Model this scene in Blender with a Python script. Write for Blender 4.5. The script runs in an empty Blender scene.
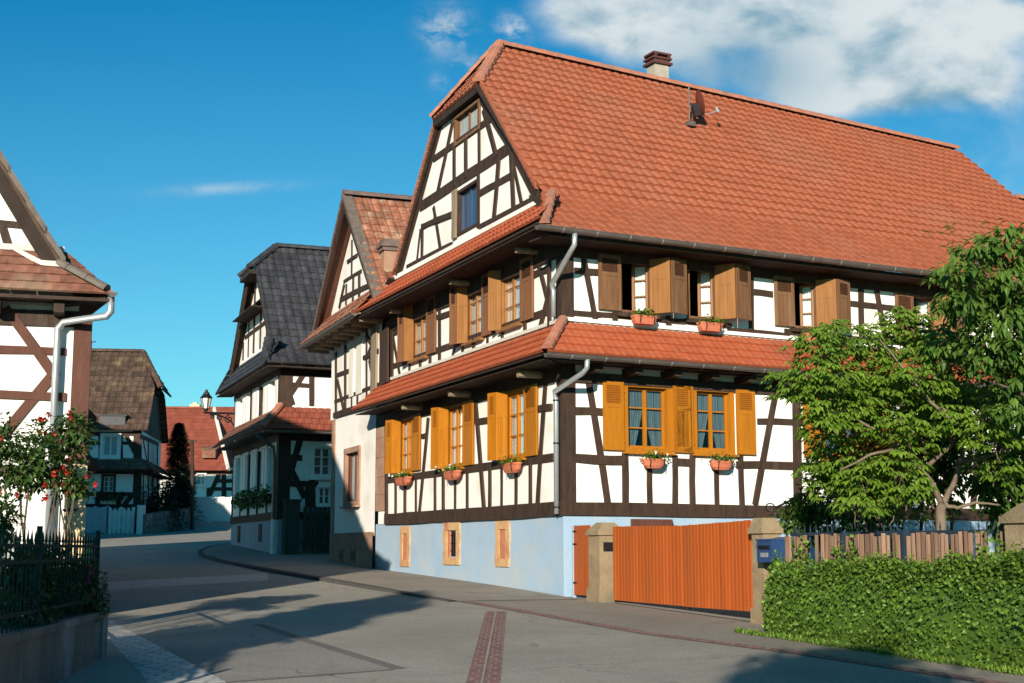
import bpy, math, random
from mathutils import Vector
rnd = random.Random(7)
C = bpy.context.scene.collection
rad = math.radians
# ------------------------------------------------------------------ camera geometry (also used to measure the facades)
F = 1400.; PIT = rad(8.45); CZ = 1.65
cp, sp = math.cos(PIT), math.sin(PIT)
def ray(px, py):
    a = (px-512)/F; b = (341.5-py)/F
    return (a, cp-b*sp, sp+b*cp)
def at_d(px, py, d):
    r = ray(px, py); return Vector((r[0]/r[1]*d, d, CZ+r[2]/r[1]*d))
GP = [(-300, -2.), (-40, -.6), (0, 0.), (26, .79), (36, 1.08), (46, 1.47), (58, 1.98), (72, 2.50), (80, 3.12), (95, 4.2), (300, 9.)]
def gz(y):
    for (a, za), (b, zb) in zip(GP, GP[1:]):
        if y <= b: return za+(zb-za)*(y-a)/(b-a)
    return GP[-1][1]
def gpx(px, py):                                   # point on the ground seen at a pixel
    r = ray(px, py); lo, hi = 2., 120.; y = lo
    while y < hi:
        if CZ+r[2]/r[1]*y <= gz(y): break
        y += .05
    return (r[0]/r[1]*y, y)
class Face:                                        # a vertical plane: u along it, z up, o outwards
    def __init__(s, P, ang, flip=1):
        s.P = (P[0], P[1]); s.e = (math.sin(rad(ang)), math.cos(rad(ang))); s.n = (flip*s.e[1], -flip*s.e[0])
        s.E = Vector((s.e[0], s.e[1], 0)); s.N = Vector((s.n[0], s.n[1], 0))
    def pt(s, u, z, o=0.): return Vector((s.P[0]+s.e[0]*u+s.n[0]*o, s.P[1]+s.e[1]*u+s.n[1]*o, z))
    def uz(s, px, py, o=0.):
        r = ray(px, py); P = (s.P[0]+s.n[0]*o, s.P[1]+s.n[1]*o)
        k = (P[0]*s.n[0]+P[1]*s.n[1])/(r[0]*s.n[0]+r[1]*s.n[1])
        x, y = r[0]*k, r[1]*k
        return ((x-P[0])*s.e[0]+(y-P[1])*s.e[1], CZ+r[2]*k)
    def rect(s, x0, y0, x1, y1, o=0.):             # pixel box -> u0,u1,z0,z1 (tops and bottoms taken at the middle)
        ua = s.uz(x0, (y0+y1)/2, o)[0]; ub = s.uz(x1, (y0+y1)/2, o)[0]
        xm = (x0+x1)/2
        zt = s.uz(xm, y0, o)[1]; zb = s.uz(xm, y1, o)[1]
        return min(ua, ub), max(ua, ub), zb, zt
# ------------------------------------------------------------------ materials
def newmat(name):
    m = bpy.data.materials.new(name); m.use_nodes = True
    nt = m.node_tree; b = nt.nodes['Principled BSDF']
    return m, nt, b
def N(nt, t, **k):
    n = nt.nodes.new(t)
    for a, v in k.items(): setattr(n, a, v)
    return n
def mat(name, c1, c2=None, rough=.8, scale=3., stretch=(1, 1, 1), bump=0., bscale=None, c3=None, scale3=.5, tone=0., metal=0., spec=.3, detail=6., thr3=(.5, .7)):
    m, nt, b = newmat(name); L = nt.links.new
    b.inputs['Roughness'].default_value = rough; b.inputs['Metallic'].default_value = metal
    b.inputs['Specular IOR Level'].default_value = spec
    tc = N(nt, 'ShaderNodeTexCoord'); mp = N(nt, 'ShaderNodeMapping'); mp.inputs['Scale'].default_value = stretch
    L(tc.outputs['Object'], mp.inputs['Vector'])
    no = N(nt, 'ShaderNodeTexNoise'); no.inputs['Scale'].default_value = scale; no.inputs['Detail'].default_value = detail; no.inputs['Roughness'].default_value = .6
    L(mp.outputs[0], no.inputs['Vector'])
    cr = N(nt, 'ShaderNodeValToRGB'); cr.color_ramp.elements[0].position = .3; cr.color_ramp.elements[1].position = .7
    c2 = c2 or c1
    cr.color_ramp.elements[0].color = (*c1, 1); cr.color_ramp.elements[1].color = (*c2, 1)
    L(no.outputs['Fac'], cr.inputs[0]); out = cr.outputs[0]
    if c3:
        n3 = N(nt, 'ShaderNodeTexNoise'); n3.inputs['Scale'].default_value = scale3; n3.inputs['Detail'].default_value = 8
        L(mp.outputs[0], n3.inputs['Vector'])
        mr = N(nt, 'ShaderNodeMapRange'); mr.inputs[1].default_value = thr3[0]; mr.inputs[2].default_value = thr3[1]
        L(n3.outputs['Fac'], mr.inputs[0])
        mx = N(nt, 'ShaderNodeMix', data_type='RGBA'); L(mr.outputs[0], mx.inputs[0]); L(out, mx.inputs[6]); mx.inputs[7].default_value = (*c3, 1)
        out = mx.outputs[2]
    if tone:
        at = N(nt, 'ShaderNodeAttribute'); at.attribute_name = 'tone'
        mr = N(nt, 'ShaderNodeMapRange'); mr.inputs[3].default_value = 1-tone; mr.inputs[4].default_value = 1+tone
        L(at.outputs['Fac'], mr.inputs[0])
        mx = N(nt, 'ShaderNodeVectorMath', operation='SCALE'); L(out, mx.inputs[0]); L(mr.outputs[0], mx.inputs['Scale'])
        out = mx.outputs[0]
    L(out, b.inputs['Base Color'])
    if bump:
        bn = N(nt, 'ShaderNodeTexNoise'); bn.inputs['Scale'].default_value = bscale or scale*4; bn.inputs['Detail'].default_value = 5
        L(mp.outputs[0], bn.inputs['Vector'])
        bp = N(nt, 'ShaderNodeBump'); bp.inputs['Strength'].default_value = bump; bp.inputs['Distance'].default_value = .02
        L(bn.outputs['Fac'], bp.inputs['Height']); L(bp.outputs[0], b.inputs['Normal'])
    return m
def leafmat(name, c1, c2, trans=.25):
    m, nt, b = newmat(name); L = nt.links.new
    b.inputs['Roughness'].default_value = .5; b.inputs['Specular IOR Level'].default_value = .35
    at = N(nt, 'ShaderNodeAttribute'); at.attribute_name = 'tone'
    cr = N(nt, 'ShaderNodeValToRGB'); cr.color_ramp.elements[0].color = (*c1, 1); cr.color_ramp.elements[1].color = (*c2, 1)
    L(at.outputs['Fac'], cr.inputs[0]); L(cr.outputs[0], b.inputs['Base Color'])
    tr = N(nt, 'ShaderNodeBsdfTranslucent'); L(cr.outputs[0], tr.inputs['Color'])
    ms = N(nt, 'ShaderNodeMixShader'); ms.inputs[0].default_value = trans
    L(b.outputs[0], ms.inputs[1]); L(tr.outputs[0], ms.inputs[2]); L(ms.outputs[0], nt.nodes['Material Output'].inputs['Surface'])
    return m
M = {}
M['plaster'] = mat('white_plaster', (.80, .78, .73), (.74, .71, .65), .9, 1.3, bump=.25, bscale=22, c3=(.60, .56, .47), scale3=1.1, thr3=(.53, .8))
M['plaster_pale'] = mat('aged_plaster', (.74, .71, .63), (.68, .64, .56), .9, 1.5, bump=.3, bscale=20, c3=(.5, .46, .38), scale3=.7, thr3=(.55, .85))
M['timber'] = mat('dark_timber', (.026, .014, .009), (.055, .031, .020), .75, 9, (1, 1, .25), bump=.5, bscale=30, c3=(.085, .06, .042), scale3=3, thr3=(.62, .8))
M['timber_red'] = mat('red_brown_timber', (.075, .028, .018), (.11, .042, .026), .75, 8, (1, 1, .3), bump=.4, bscale=30)
M['timber_grey'] = mat('weathered_timber', (.16, .12, .08), (.28, .22, .15), .85, 8, (1, 1, .12), bump=.6, bscale=25)
M['soffit'] = mat('soffit_boards', (.022, .014, .010), (.035, .022, .016), .85, 5, bump=.3)
M['blue'] = mat('blue_render', (.26, .37, .49), (.32, .43, .54), .9, .9, bump=.35, bscale=26, c3=(.38, .42, .44), scale3=1.3, thr3=(.46, .74))
M['tile'] = mat('clay_tiles', (.285, .080, .038), (.36, .110, .053),   .75, 6, tone=.07, bump=.25, bscale=40, c3=(.30, .115, .07), scale3=.35, thr3=(.5, .85))
M['tile_skirt'] = mat('smooth_clay_tiles', (.34, .075, .030), (.41, .105, .044), .7, 5, tone=.06, bump=.2, bscale=40, c3=(.23, .07, .04), scale3=.8, thr3=(.6, .85))
M['tile_old'] = mat('weathered_tiles', (.20, .07, .042), (.34, .14, .08), .85, 7, tone=.35, bump=.4, bscale=30, c3=(.36, .25, .165), scale3=2.5, thr3=(.5, .75))
M['tile_brown'] = mat('old_brown_tiles', (.058, .036, .026), (.095, .058, .040), .9, 5, tone=.35, bump=.4, bscale=30, c3=(.15, .105, .06), scale3=1.6, thr3=(.55, .8))
M['tile_mossy'] = mat('mossy_red_tiles', (.135, .055, .036), (.22, .095, .06), .9, 5, tone=.3, bump=.4, bscale=30, c3=(.20, .155, .105), scale3=2., thr3=(.5, .8))
M['tile_dark'] = mat('anthracite_tiles', (.030, .030, .034), (.055, .054, .058), .55, 6, tone=.3, bump=.3, bscale=40)
M['tile_red'] = mat('red_far_tiles', (.185, .045, .026), (.235, .062, .036), .85, 1.2, tone=.15, bump=.3)
M['ridge'] = mat('ridge_tiles', (.30, .11, .07), (.42, .18, .11), .85, 5, bump=.4, c3=(.2, .13, .1), scale3=3, thr3=(.5, .75))
M['ridge_dark'] = mat('dark_ridge_tiles', (.10, .07, .06), (.17, .12, .10), .8, 6, bump=.4)
M['mortar'] = mat('verge_mortar', (.50, .46, .40), (.62, .57, .50), .95, 6, bump=.5)
M['verge'] = mat('grey_verge_tiles', (.095, .078, .066), (.16, .13, .108), .85, 6, bump=.5)
M['zinc'] = mat('zinc_pipe', (.36, .39, .40), (.46, .49, .50), .42, 5, metal=.55, spec=.5)
M['zinc_dark'] = mat('dark_zinc_gutter', (.105, .085, .075), (.15, .125, .11), .45, 4, metal=.3, spec=.5)
M['orange'] = mat('orange_varnish', (.315, .108, .005), (.385, .142, .009), .6, 14, (1, 1, .12), tone=.08, bump=.2, bscale=50, spec=.2, c3=(.285, .096, .008), scale3=2, thr3=(.55, .9))
M['brown'] = mat('brown_stained_wood', (.155, .062, .026), (.22, .098, .044), .65, 14, (1, 1, .1), bump=.25, bscale=50)
M['weathered'] = mat('sunbleached_wood', (.105, .046, .020), (.20, .098, .046), .75, 12, (1, 1, .09), bump=.4, bscale=40, c3=(.20, .125, .07), scale3=3, thr3=(.5, .75))
M['amber'] = mat('amber_reveal_wood', (.20, .082, .022), (.28, .125, .038), .5, 12, (1, 1, .1), bump=.15, bscale=40)
M['louvre_brown'] = mat('brown_louvre_gap_shade', (.055, .022, .011), (.085, .036, .018), .7, 14, (1, 1, .1), bump=.2)  # shutter brown darkened to stand in for shade between the slats
M['louvre_orange'] = mat('orange_louvre_gap_shade', (.24, .075, .004), (.29, .098, .006), .6, 14, (1, 1, .12), bump=.2)  # shutter orange darkened the same way, for slat-gap shade
M['white_paint'] = mat('white_paint', (.76, .74, .68), (.70, .68, .62), .55, 3)
M['cream_shutter'] = mat('cream_shutter_paint', (.70, .66, .55), (.62, .58, .48), .6, 4, (1, 1, .2))
M['curtain'] = mat('curtain_cloth', (.80, .78, .74), (.68, .67, .64), .9, 12, (3, 3, .15))
M['darkpane'] = mat('dim_pane', (.05, .065, .075), (.13, .14, .14), .15, 7, spec=.6)
M['curtain_dark'] = mat('teal_curtain', (.05, .09, .11), (.14, .20, .22), .9, 9, (3, 3, .15))
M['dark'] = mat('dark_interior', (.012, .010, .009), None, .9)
M['terracotta'] = mat('terracotta', (.40, .115, .060), (.48, .15, .08), .8, 6, bump=.2)
M['gate'] = mat('orange_gate_paint', (.30, .062, .010), (.35, .080, .014), .5, 6, (1, 1, .15), tone=.10, bump=.15, bscale=40, c3=(.25, .066, .018), scale3=3, thr3=(.5, .8))
M['gate_brace'] = mat('orange_gate_rail_paint', (.30, .058, .007), (.36, .075, .010), .55, 6)
M['sandstone'] = mat('sandstone', (.20, .145, .085), (.30, .225, .135), .9, 2.5, bump=.6, bscale=25, c3=(.12, .105, .065), scale3=1.4, thr3=(.48, .7))
M['pinkstone'] = mat('pink_sandstone', (.25, .135, .090), (.36, .215, .150), .9, 2.5, bump=.5, bscale=20, c3=(.36, .28, .17), scale3=1.6, thr3=(.5, .75))
M['ochrestone'] = mat('ochre_stone_surround', (.44, .25, .115), (.56, .36, .18), .9, 5, bump=.5, bscale=25, c3=(.38, .16, .09), scale3=3, thr3=(.5, .7))
M['palestone'] = mat('pale_render', (.30, .265, .215), (.38, .335, .275), .9, 5, bump=.4)
M['brickfill'] = mat('red_stone_panel', (.36, .13, .07), (.44, .19, .11), .9, 6, bump=.4)
M['greybase'] = mat('grey_blue_plinth', (.25, .28, .31), (.32, .35, .38), .9, 2, bump=.3)
M['mailblue'] = mat('navy_enamel', (.018, .045, .12), (.024, .06, .15), .35, 3, spec=.5)
M['iron'] = mat('dark_blue_iron', (.020, .035, .055), (.03, .05, .075), .5, 5, metal=.3)
M['iron_black'] = mat('black_iron', (.012, .012, .014), (.02, .02, .022), .5, 5, metal=.4)
M['iron_green'] = mat('green_iron', (.008, .028, .024), (.014, .04, .034), .8, 5, spec=.08)
M['paling'] = mat('split_log', (.115, .064, .042), (.225, .14, .093), .9, 10, (1, 1, .1), tone=.35, bump=.7, bscale=25)
M['bark'] = mat('smooth_bark', (.11, .08, .055), (.19, .145, .10), .9, 8, (1, 1, .4), bump=.6, bscale=25)
M['bark_dark'] = mat('dark_bark', (.055, .042, .03), (.10, .08, .058), .95, 8, (1, 1, .4), bump=.7, bscale=20)
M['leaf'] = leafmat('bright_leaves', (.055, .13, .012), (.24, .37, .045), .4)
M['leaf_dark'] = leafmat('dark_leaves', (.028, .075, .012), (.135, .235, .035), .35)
M['leaf_hedge'] = leafmat('hedge_leaves', (.036, .090, .009), (.19, .31, .038), .28)
M['leaf_rose'] = leafmat('rose_leaves', (.022, .06, .012), (.08, .14, .028), .25)
M['needle'] = leafmat('conifer_needles', (.008, .022, .012), (.022, .045, .022), .05)
M['flower_red'] = mat('red_petals', (.36, .018, .016), (.50, .04, .03), .6, 20)
M['flower_pink'] = mat('pink_petals', (.50, .06, .14), (.65, .12, .22), .6, 20)
M['flower_white'] = mat('white_petals', (.8, .78, .7), None, .6)
M['berry'] = leafmat('yellow_orange_leaves', (.30, .11, .015), (.50, .30, .03), .3)
M['oldwall'] = mat('old_stone_wall', (.10, .085, .075), (.19, .16, .14), .95, 2.5, (1, 1, .35), bump=.7, bscale=14, c3=(.30, .28, .28), scale3=1.6, thr3=(.55, .72))
M['cream_wall'] = mat('cream_render', (.58, .43, .25), (.66, .50, .30), .9, 3, bump=.3)
M['kerb'] = mat('dark_kerb_stone', (.055, .05, .048), (.09, .082, .076), .9, 6, bump=.5)
M['dishred'] = mat('brown_red_dish', (.10, .026, .018), (.13, .036, .024), .5, 4)
M['lampglass'] = mat('milky_lamp_glass', (.75, .72, .62), None, .3, spec=.5)
M['copper'] = mat('dark_red_sheet', (.10, .04, .035), (.15, .06, .05), .5, 5, metal=.3)
M['grey_wood'] = mat('blue_grey_boards', (.36, .40, .43), (.44, .48, .50), .8, 8, (1, 1, .1), bump=.2)
M['darkgate'] = mat('dark_gate_boards', (.03, .035, .028), (.055, .06, .048), .8, 6, (1, 1, .1), bump=.3)
M['earth'] = mat('garden_earth', (.09, .075, .05), (.14, .125, .07), .95, 2, bump=.6, c3=(.07, .10, .03), scale3=.3, thr3=(.45, .6))
def glass(name, tint=(.02, .025, .03)):
    m, nt, b = newmat(name); L = nt.links.new
    gl = N(nt, 'ShaderNodeBsdfGlossy'); gl.inputs['Roughness'].default_value = .04
    tr = N(nt, 'ShaderNodeBsdfTransparent'); tr.inputs[0].default_value = (.86, .9, .9, 1)
    fr = N(nt, 'ShaderNodeFresnel'); fr.inputs[0].default_value = 1.5
    mm = N(nt, 'ShaderNodeMath', operation='MULTIPLY_ADD'); L(fr.outputs[0], mm.inputs[0]); mm.inputs[1].default_value = .7; mm.inputs[2].default_value = .02
    ms = N(nt, 'ShaderNodeMixShader'); L(mm.outputs[0], ms.inputs[0]); L(tr.outputs[0], ms.inputs[1]); L(gl.outputs[0], ms.inputs[2])
    L(ms.outputs[0], nt.nodes['Material Output'].inputs['Surface'])
    return m
M['glass'] = glass('window_glass')
M['bluepane'] = mat('blue_reflecting_pane', (.03, .055, .10), (.05, .085, .15), .12, 1.2, spec=.8)
M['greypane'] = mat('net_curtain_behind_pane', (.42, .44, .42), (.26, .28, .27), .2, 9, (2, 2, .3), spec=.6)
def asphalt(name, c1, c2, c3):
    m, nt, b = newmat(name); L = nt.links.new
    b.inputs['Roughness'].default_value = .9; b.inputs['Specular IOR Level'].default_value = .25
    tc = N(nt, 'ShaderNodeTexCoord')
    big = N(nt, 'ShaderNodeTexNoise'); big.inputs['Scale'].default_value = .45; big.inputs['Detail'].default_value = 6; big.inputs['Roughness'].default_value = .62
    fine = N(nt, 'ShaderNodeTexNoise'); fine.inputs['Scale'].default_value = 26; fine.inputs['Detail'].default_value = 4; fine.inputs['Roughness'].default_value = .8
    for n in (big, fine): L(tc.outputs['Object'], n.inputs['Vector'])
    cr = N(nt, 'ShaderNodeValToRGB'); e = cr.color_ramp.elements; e[0].position = .32; e[1].position = .66; e[0].color = (*c1, 1); e[1].color = (*c2, 1)
    L(big.outputs['Fac'], cr.inputs[0])
    fr = N(nt, 'ShaderNodeMapRange'); fr.inputs[1].default_value = .3; fr.inputs[2].default_value = .7; fr.inputs[3].default_value = .72; fr.inputs[4].default_value = 1.28
    L(fine.outputs['Fac'], fr.inputs[0])
    sc = N(nt, 'ShaderNodeVectorMath', operation='SCALE'); L(cr.outputs[0], sc.inputs[0]); L(fr.outputs[0], sc.inputs['Scale'])
    st = N(nt, 'ShaderNodeTexNoise'); st.inputs['Scale'].default_value = .9; st.inputs['Detail'].default_value = 9; st.inputs['Distortion'].default_value = .6; L(tc.outputs['Object'], st.inputs['Vector'])
    mr = N(nt, 'ShaderNodeMapRange'); mr.inputs[1].default_value = .60; mr.inputs[2].default_value = .74; mr.inputs[4].default_value = .55; L(st.outputs['Fac'], mr.inputs[0])
    mx = N(nt, 'ShaderNodeMix', data_type='RGBA'); L(mr.outputs[0], mx.inputs[0]); L(sc.outputs[0], mx.inputs[6]); mx.inputs[7].default_value = (*c3, 1)
    wv = N(nt, 'ShaderNodeTexNoise'); wv.inputs['Scale'].default_value = 1.6; wv.inputs['Detail'].default_value = 5; L(tc.outputs['Object'], wv.inputs['Vector'])
    wa = N(nt, 'ShaderNodeVectorMath', operation='MULTIPLY_ADD'); wa.inputs[1].default_value = (.9, .9, 0); L(wv.outputs['Color'], wa.inputs[0]); L(tc.outputs['Object'], wa.inputs[2])
    vo = N(nt, 'ShaderNodeTexVoronoi', feature='DISTANCE_TO_EDGE'); vo.inputs['Scale'].default_value = .33; L(wa.outputs[0], vo.inputs['Vector'])
    ck = N(nt, 'ShaderNodeMapRange'); ck.inputs[1].default_value = .0; ck.inputs[2].default_value = .009; ck.inputs[3].default_value = .55; ck.inputs[4].default_value = 0.; L(vo.outputs['Distance'], ck.inputs[0])
    km = N(nt, 'ShaderNodeMapRange'); km.inputs[1].default_value = .48; km.inputs[2].default_value = .56; L(big.outputs['Fac'], km.inputs[0])
    kk = N(nt, 'ShaderNodeMath', operation='MULTIPLY'); L(ck.outputs[0], kk.inputs[0]); L(km.outputs[0], kk.inputs[1])
    mx2 = N(nt, 'ShaderNodeMix', data_type='RGBA'); L(kk.outputs[0], mx2.inputs[0]); L(mx.outputs[2], mx2.inputs[6]); mx2.inputs[7].default_value = (c3[0]*.45, c3[1]*.45, c3[2]*.45, 1)
    L(mx2.outputs[2], b.inputs['Base Color'])
    bp = N(nt, 'ShaderNodeBump'); bp.inputs['Strength'].default_value = .5; bp.inputs['Distance'].default_value = .012
    L(fine.outputs['Fac'], bp.inputs['Height']); L(bp.outputs[0], b.inputs['Normal'])
    return m
M['road'] = asphalt('old_asphalt', (.245, .222, .184), (.33, .302, .25), (.185, .168, .142))
M['pave'] = asphalt('pavement_asphalt', (.215, .187, .147), (.29, .255, .205), (.17, .15, .12))
M['seam'] = asphalt('tar_seam', (.12, .11, .098), (.16, .145, .13), (.10, .09, .08))
M['patch'] = asphalt('asphalt_patch', (.205, .188, .162), (.27, .25, .215), (.165, .152, .135))
def blocks(name, c1, c2, mortar, bw, bh, off=.5, ms=.02):
    m, nt, b = newmat(name); L = nt.links.new
    b.inputs['Roughness'].default_value = .9
    tc = N(nt, 'ShaderNodeTexCoord'); mp = N(nt, 'ShaderNodeMapping'); L(tc.outputs['UV'], mp.inputs['Vector'])
    br = N(nt, 'ShaderNodeTexBrick'); br.offset = off; br.inputs['Scale'].default_value = 1
    br.inputs['Brick Width'].default_value = bw; br.inputs['Row Height'].default_value = bh; br.inputs['Mortar Size'].default_value = ms
    br.inputs['Color1'].default_value = (*c1, 1); br.inputs['Color2'].default_value = (*c2, 1); br.inputs['Mortar'].default_value = (*mortar, 1)
    L(mp.outputs[0], br.inputs['Vector'])
    no = N(nt, 'ShaderNodeTexNoise'); no.inputs['Scale'].default_value = 9; no.inputs['Detail'].default_value = 5; L(tc.outputs['Object'], no.inputs['Vector'])
    mr = N(nt, 'ShaderNodeMapRange'); mr.inputs[1].default_value = .3; mr.inputs[2].default_value = .7; mr.inputs[3].default_value = .7; mr.inputs[4].default_value = 1.3; L(no.outputs['Fac'], mr.inputs[0])
    sc = N(nt, 'ShaderNodeVectorMath', operation='SCALE'); L(br.outputs['Color'], sc.inputs[0]); L(mr.outputs[0], sc.inputs['Scale']); L(sc.outputs[0], b.inputs['Base Color'])
    bp = N(nt, 'ShaderNodeBump'); bp.inputs['Strength'].default_value = .6; bp.inputs['Distance'].default_value = .01; bp.invert = True
    L(br.outputs['Fac'], bp.inputs['Height']); L(bp.outputs[0], b.inputs['Normal'])
    return m
M['redbrick'] = blocks('red_paver_bricks', (.17, .065, .055), (.24, .105, .085), (.22, .18, .15), .11, .22, .5, .012)
M['cobble'] = blocks('grey_setts', (.42, .395, .355), (.52, .49, .445), (.30, .28, .25), .24, .17, .5, .02)
M['mortarline'] = mat('pale_joint', (.34, .30, .24), (.26, .22, .18), .95, 6, bump=.3)
# ------------------------------------------------------------------ mesh building
class MB:
    def __init__(s): s.v = []; s.f = []; s.t = []
    def face(s, pts, tone=.5):
        i = len(s.v); s.v += [Vector(p) for p in pts]; s.f.append(tuple(range(i, i+len(pts)))); s.t.append(tone)
    def obox(s, O, X, Y, Z, x0, x1, y0, y1, z0, z1, tone=.5):
        i = len(s.v)
        for c in (z0, z1):
            for a, b in ((x0, y0), (x1, y0), (x1, y1), (x0, y1)): s.v.append(O+X*a+Y*b+Z*c)
        for q in ((0, 3, 2, 1), (4, 5, 6, 7), (0, 1, 5, 4), (1, 2, 6, 5), (2, 3, 7, 6), (3, 0, 4, 7)):
            s.f.append(tuple(i+k for k in q)); s.t.append(tone)
    def prism(s, pts, vec, tone=.5):               # polygon pushed along vec
        n = len(pts); i = len(s.v); vec = Vector(vec)
        s.v += [Vector(p) for p in pts]+[Vector(p)+vec for p in pts]
        s.f.append(tuple(range(i+n-1, i-1, -1))); s.f.append(tuple(range(i+n, i+2*n))); s.t += [tone]*2
        for k in range(n):
            j = (k+1) % n; s.f.append((i+k, i+j, i+n+j, i+n+k)); s.t.append(tone)
    def tube(s, path, r, n=8, tone=.5, cap=True):
        path = [Vector(p) for p in path]; rs = r if isinstance(r, (list, tuple)) else [r]*len(path)
        base = len(s.v); prev = None
        for k, p in enumerate(path):
            d = (path[min(k+1, len(path)-1)]-path[max(k-1, 0)]).normalized()
            a = prev if prev is not None else d.orthogonal()
            a = (a-d*a.dot(d)); a = a.normalized() if a.length > 1e-6 else d.orthogonal().normalized(); prev = a; b = d.cross(a)
            for q in range(n):
                t = 2*math.pi*q/n; s.v.append(p+(a*math.cos(t)+b*math.sin(t))*rs[k])
        for k in range(len(path)-1):
            for q in range(n):
                w = (q+1) % n; s.f.append((base+k*n+q, base+k*n+w, base+(k+1)*n+w, base+(k+1)*n+q)); s.t.append(tone)
        if cap:
            s.f.append(tuple(base+q for q in range(n-1, -1, -1))); e = base+(len(path)-1)*n
            s.f.append(tuple(e+q for q in range(n))); s.t += [tone]*2
    def lathe(s, O, prof, n=12, tone=.5):
        base = len(s.v)
        for r, z in prof:
            for q in range(n):
                t = 2*math.pi*q/n; s.v.append(Vector(O)+Vector((r*math.cos(t), r*math.sin(t), z)))
        for k in range(len(prof)-1):
            for q in range(n):
                w = (q+1) % n; s.f.append((base+k*n+q, base+k*n+w, base+(k+1)*n+w, base+(k+1)*n+q)); s.t.append(tone)
    def build(s, name, m, parent=None, smooth=False, uv=None):
        off = parent['_o'] if parent is not None and '_o' in parent else None
        off = Vector(off) if off is not None else Vector((0, 0, 0))
        me = bpy.data.meshes.new(name)
        me.from_pydata([tuple(v-off) for v in s.v], [], s.f)
        a = me.attributes.new('tone', 'FLOAT', 'FACE'); a.data.foreach_set('value', s.t)
        if smooth: me.polygons.foreach_set('use_smooth', [True]*len(me.polygons))
        if uv:
            ul = me.uv_layers.new(name='UVMap')
            for lp in me.loops: ul.data[lp.index].uv = uv(s.v[lp.vertex_index])
        me.materials.append(m)
        o = bpy.data.objects.new(name, me); C.objects.link(o)
        if parent is not None: o.parent = parent; o['_o'] = tuple(off)
        else: o['_o'] = (0., 0., 0.)
        return o
def thing(name, loc, label, cat, group=None):
    o = bpy.data.objects.new(name, None); C.objects.link(o); o.location = loc; o.empty_display_size = .3
    o['label'] = label; o['category'] = cat; o['_o'] = tuple(loc)
    if group: o['group'] = group
    return o
def struct(o): o['kind'] = 'structure'; return o
def stuff(o): o['kind'] = 'stuff'; return o
Z = Vector((0, 0, 1))
# ---- walls with openings, clipped to a convex outline
def clip(poly, a, b):                              # keep the left side of a->b
    out = []
    def d(p): return (b[0]-a[0])*(p[1]-a[1])-(b[1]-a[1])*(p[0]-a[0])
    for i in range(len(poly)):
        p, q = poly[i], poly[(i+1) % len(poly)]; dp, dq = d(p), d(q)
        if dp >= -1e-9: out.append(p)
        if (dp > 1e-9 and dq < -1e-9) or (dp < -1e-9 and dq > 1e-9):
            t = dp/(dp-dq); out.append((p[0]+(q[0]-p[0])*t, p[1]+(q[1]-p[1])*t))
    return out
def ccw(p):
    return p if sum(p[i][0]*p[(i+1) % len(p)][1]-p[(i+1) % len(p)][0]*p[i][1] for i in range(len(p))) > 0 else p[::-1]
def wall(par, name, f, outline, holes, m, o=0.):
    outline = ccw(outline); mb = MB()
    us = sorted({p[0] for p in outline} | {h[0] for h in holes} | {h[1] for h in holes})
    zs = sorted({p[1] for p in outline} | {h[2] for h in holes} | {h[3] for h in holes})
    for u0, u1 in zip(us, us[1:]):
        for z0, z1 in zip(zs, zs[1:]):
            uc, zc = (u0+u1)/2, (z0+z1)/2
            if any(h[0] < uc < h[1] and h[2] < zc < h[3] for h in holes): continue
            p = [(u0, z0), (u1, z0), (u1, z1), (u0, z1)]
            for i in range(len(outline)):
                p = clip(p, outline[i], outline[(i+1) % len(outline)])
                if len(p) < 3: break
            if len(p) >= 3: mb.face([f.pt(a, b, o) for a, b in p])
    return mb.build(name, m, par)
_bk = [0]
def beam(par, name, f, a, b, w, m=None, uzc=False, o=0., t=.022, seg=4):
    """hand-hewn timber between two facade points (pixels, or u,z when uzc)"""
    if not uzc: a = f.uz(*a, o); b = f.uz(*b, o)
    _bk[0] += 1; t = t+((_bk[0]*7) % 23)*.0013
    d = Vector((b[0]-a[0], b[1]-a[1])); L = d.length; d /= L; nn = Vector((-d[1], d[0]))
    mb = MB(); L1, R1 = [], []
    n = max(1, min(seg, int(L/.5)+1)); bow = rnd.uniform(-.012, .012)
    for k in range(n+1):
        s = k/n; c = (a[0]+d[0]*L*s+nn[0]*bow*math.sin(s*3.14), a[1]+d[1]*L*s+nn[1]*bow*math.sin(s*3.14))
        j1 = w/2*(1+rnd.uniform(-.09, .09)); j2 = w/2*(1+rnd.uniform(-.09, .09))
        L1.append((c[0]+nn[0]*j1, c[1]+nn[1]*j1)); R1.append((c[0]-nn[0]*j2, c[1]-nn[1]*j2))
    i0 = 0
    for side_o in (o-.03, o+t):
        mb.v += [f.pt(p[0], p[1], side_o) for p in L1]+[f.pt(p[0], p[1], side_o) for p in R1]
    k = n+1
    fr, bk = 2*k, 0
    for q in range(n):
        mb.f.append((fr+q, fr+q+1, fr+k+q+1, fr+k+q)); mb.f.append((bk+q, fr+q, fr+q+1, bk+q+1)); mb.f.append((bk+k+q, bk+k+q+1, fr+k+q+1, fr+k+q))
    mb.f.append((bk, bk+k, fr+k, fr)); mb.f.append((bk+n, fr+n, fr+k+n, bk+k+n))
    mb.t = [rnd.random()]*len(mb.f)
    return mb.build(name, m or M['timber'], par)
def beams(par, f, rows, m=None, o=0.):
    nm = {'p': 'timber_post', 'r': 'timber_rail', 'b': 'timber_brace', 's': 'timber_stud', 'k': 'timber_rafter'}
    for k, x0, y0, x1, y1, w in rows: beam(par, nm[k], f, (x0, y0), (x1, y1), w, m, o=o)
def panel(par, name, f, u0, u1, z0, z1, o0, o1, m):
    mb = MB(); mb.obox(f.pt(0, 0), f.E, f.N, Z, u0, u1, o0, o1, z0, z1); return mb.build(name, m, par)
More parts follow.
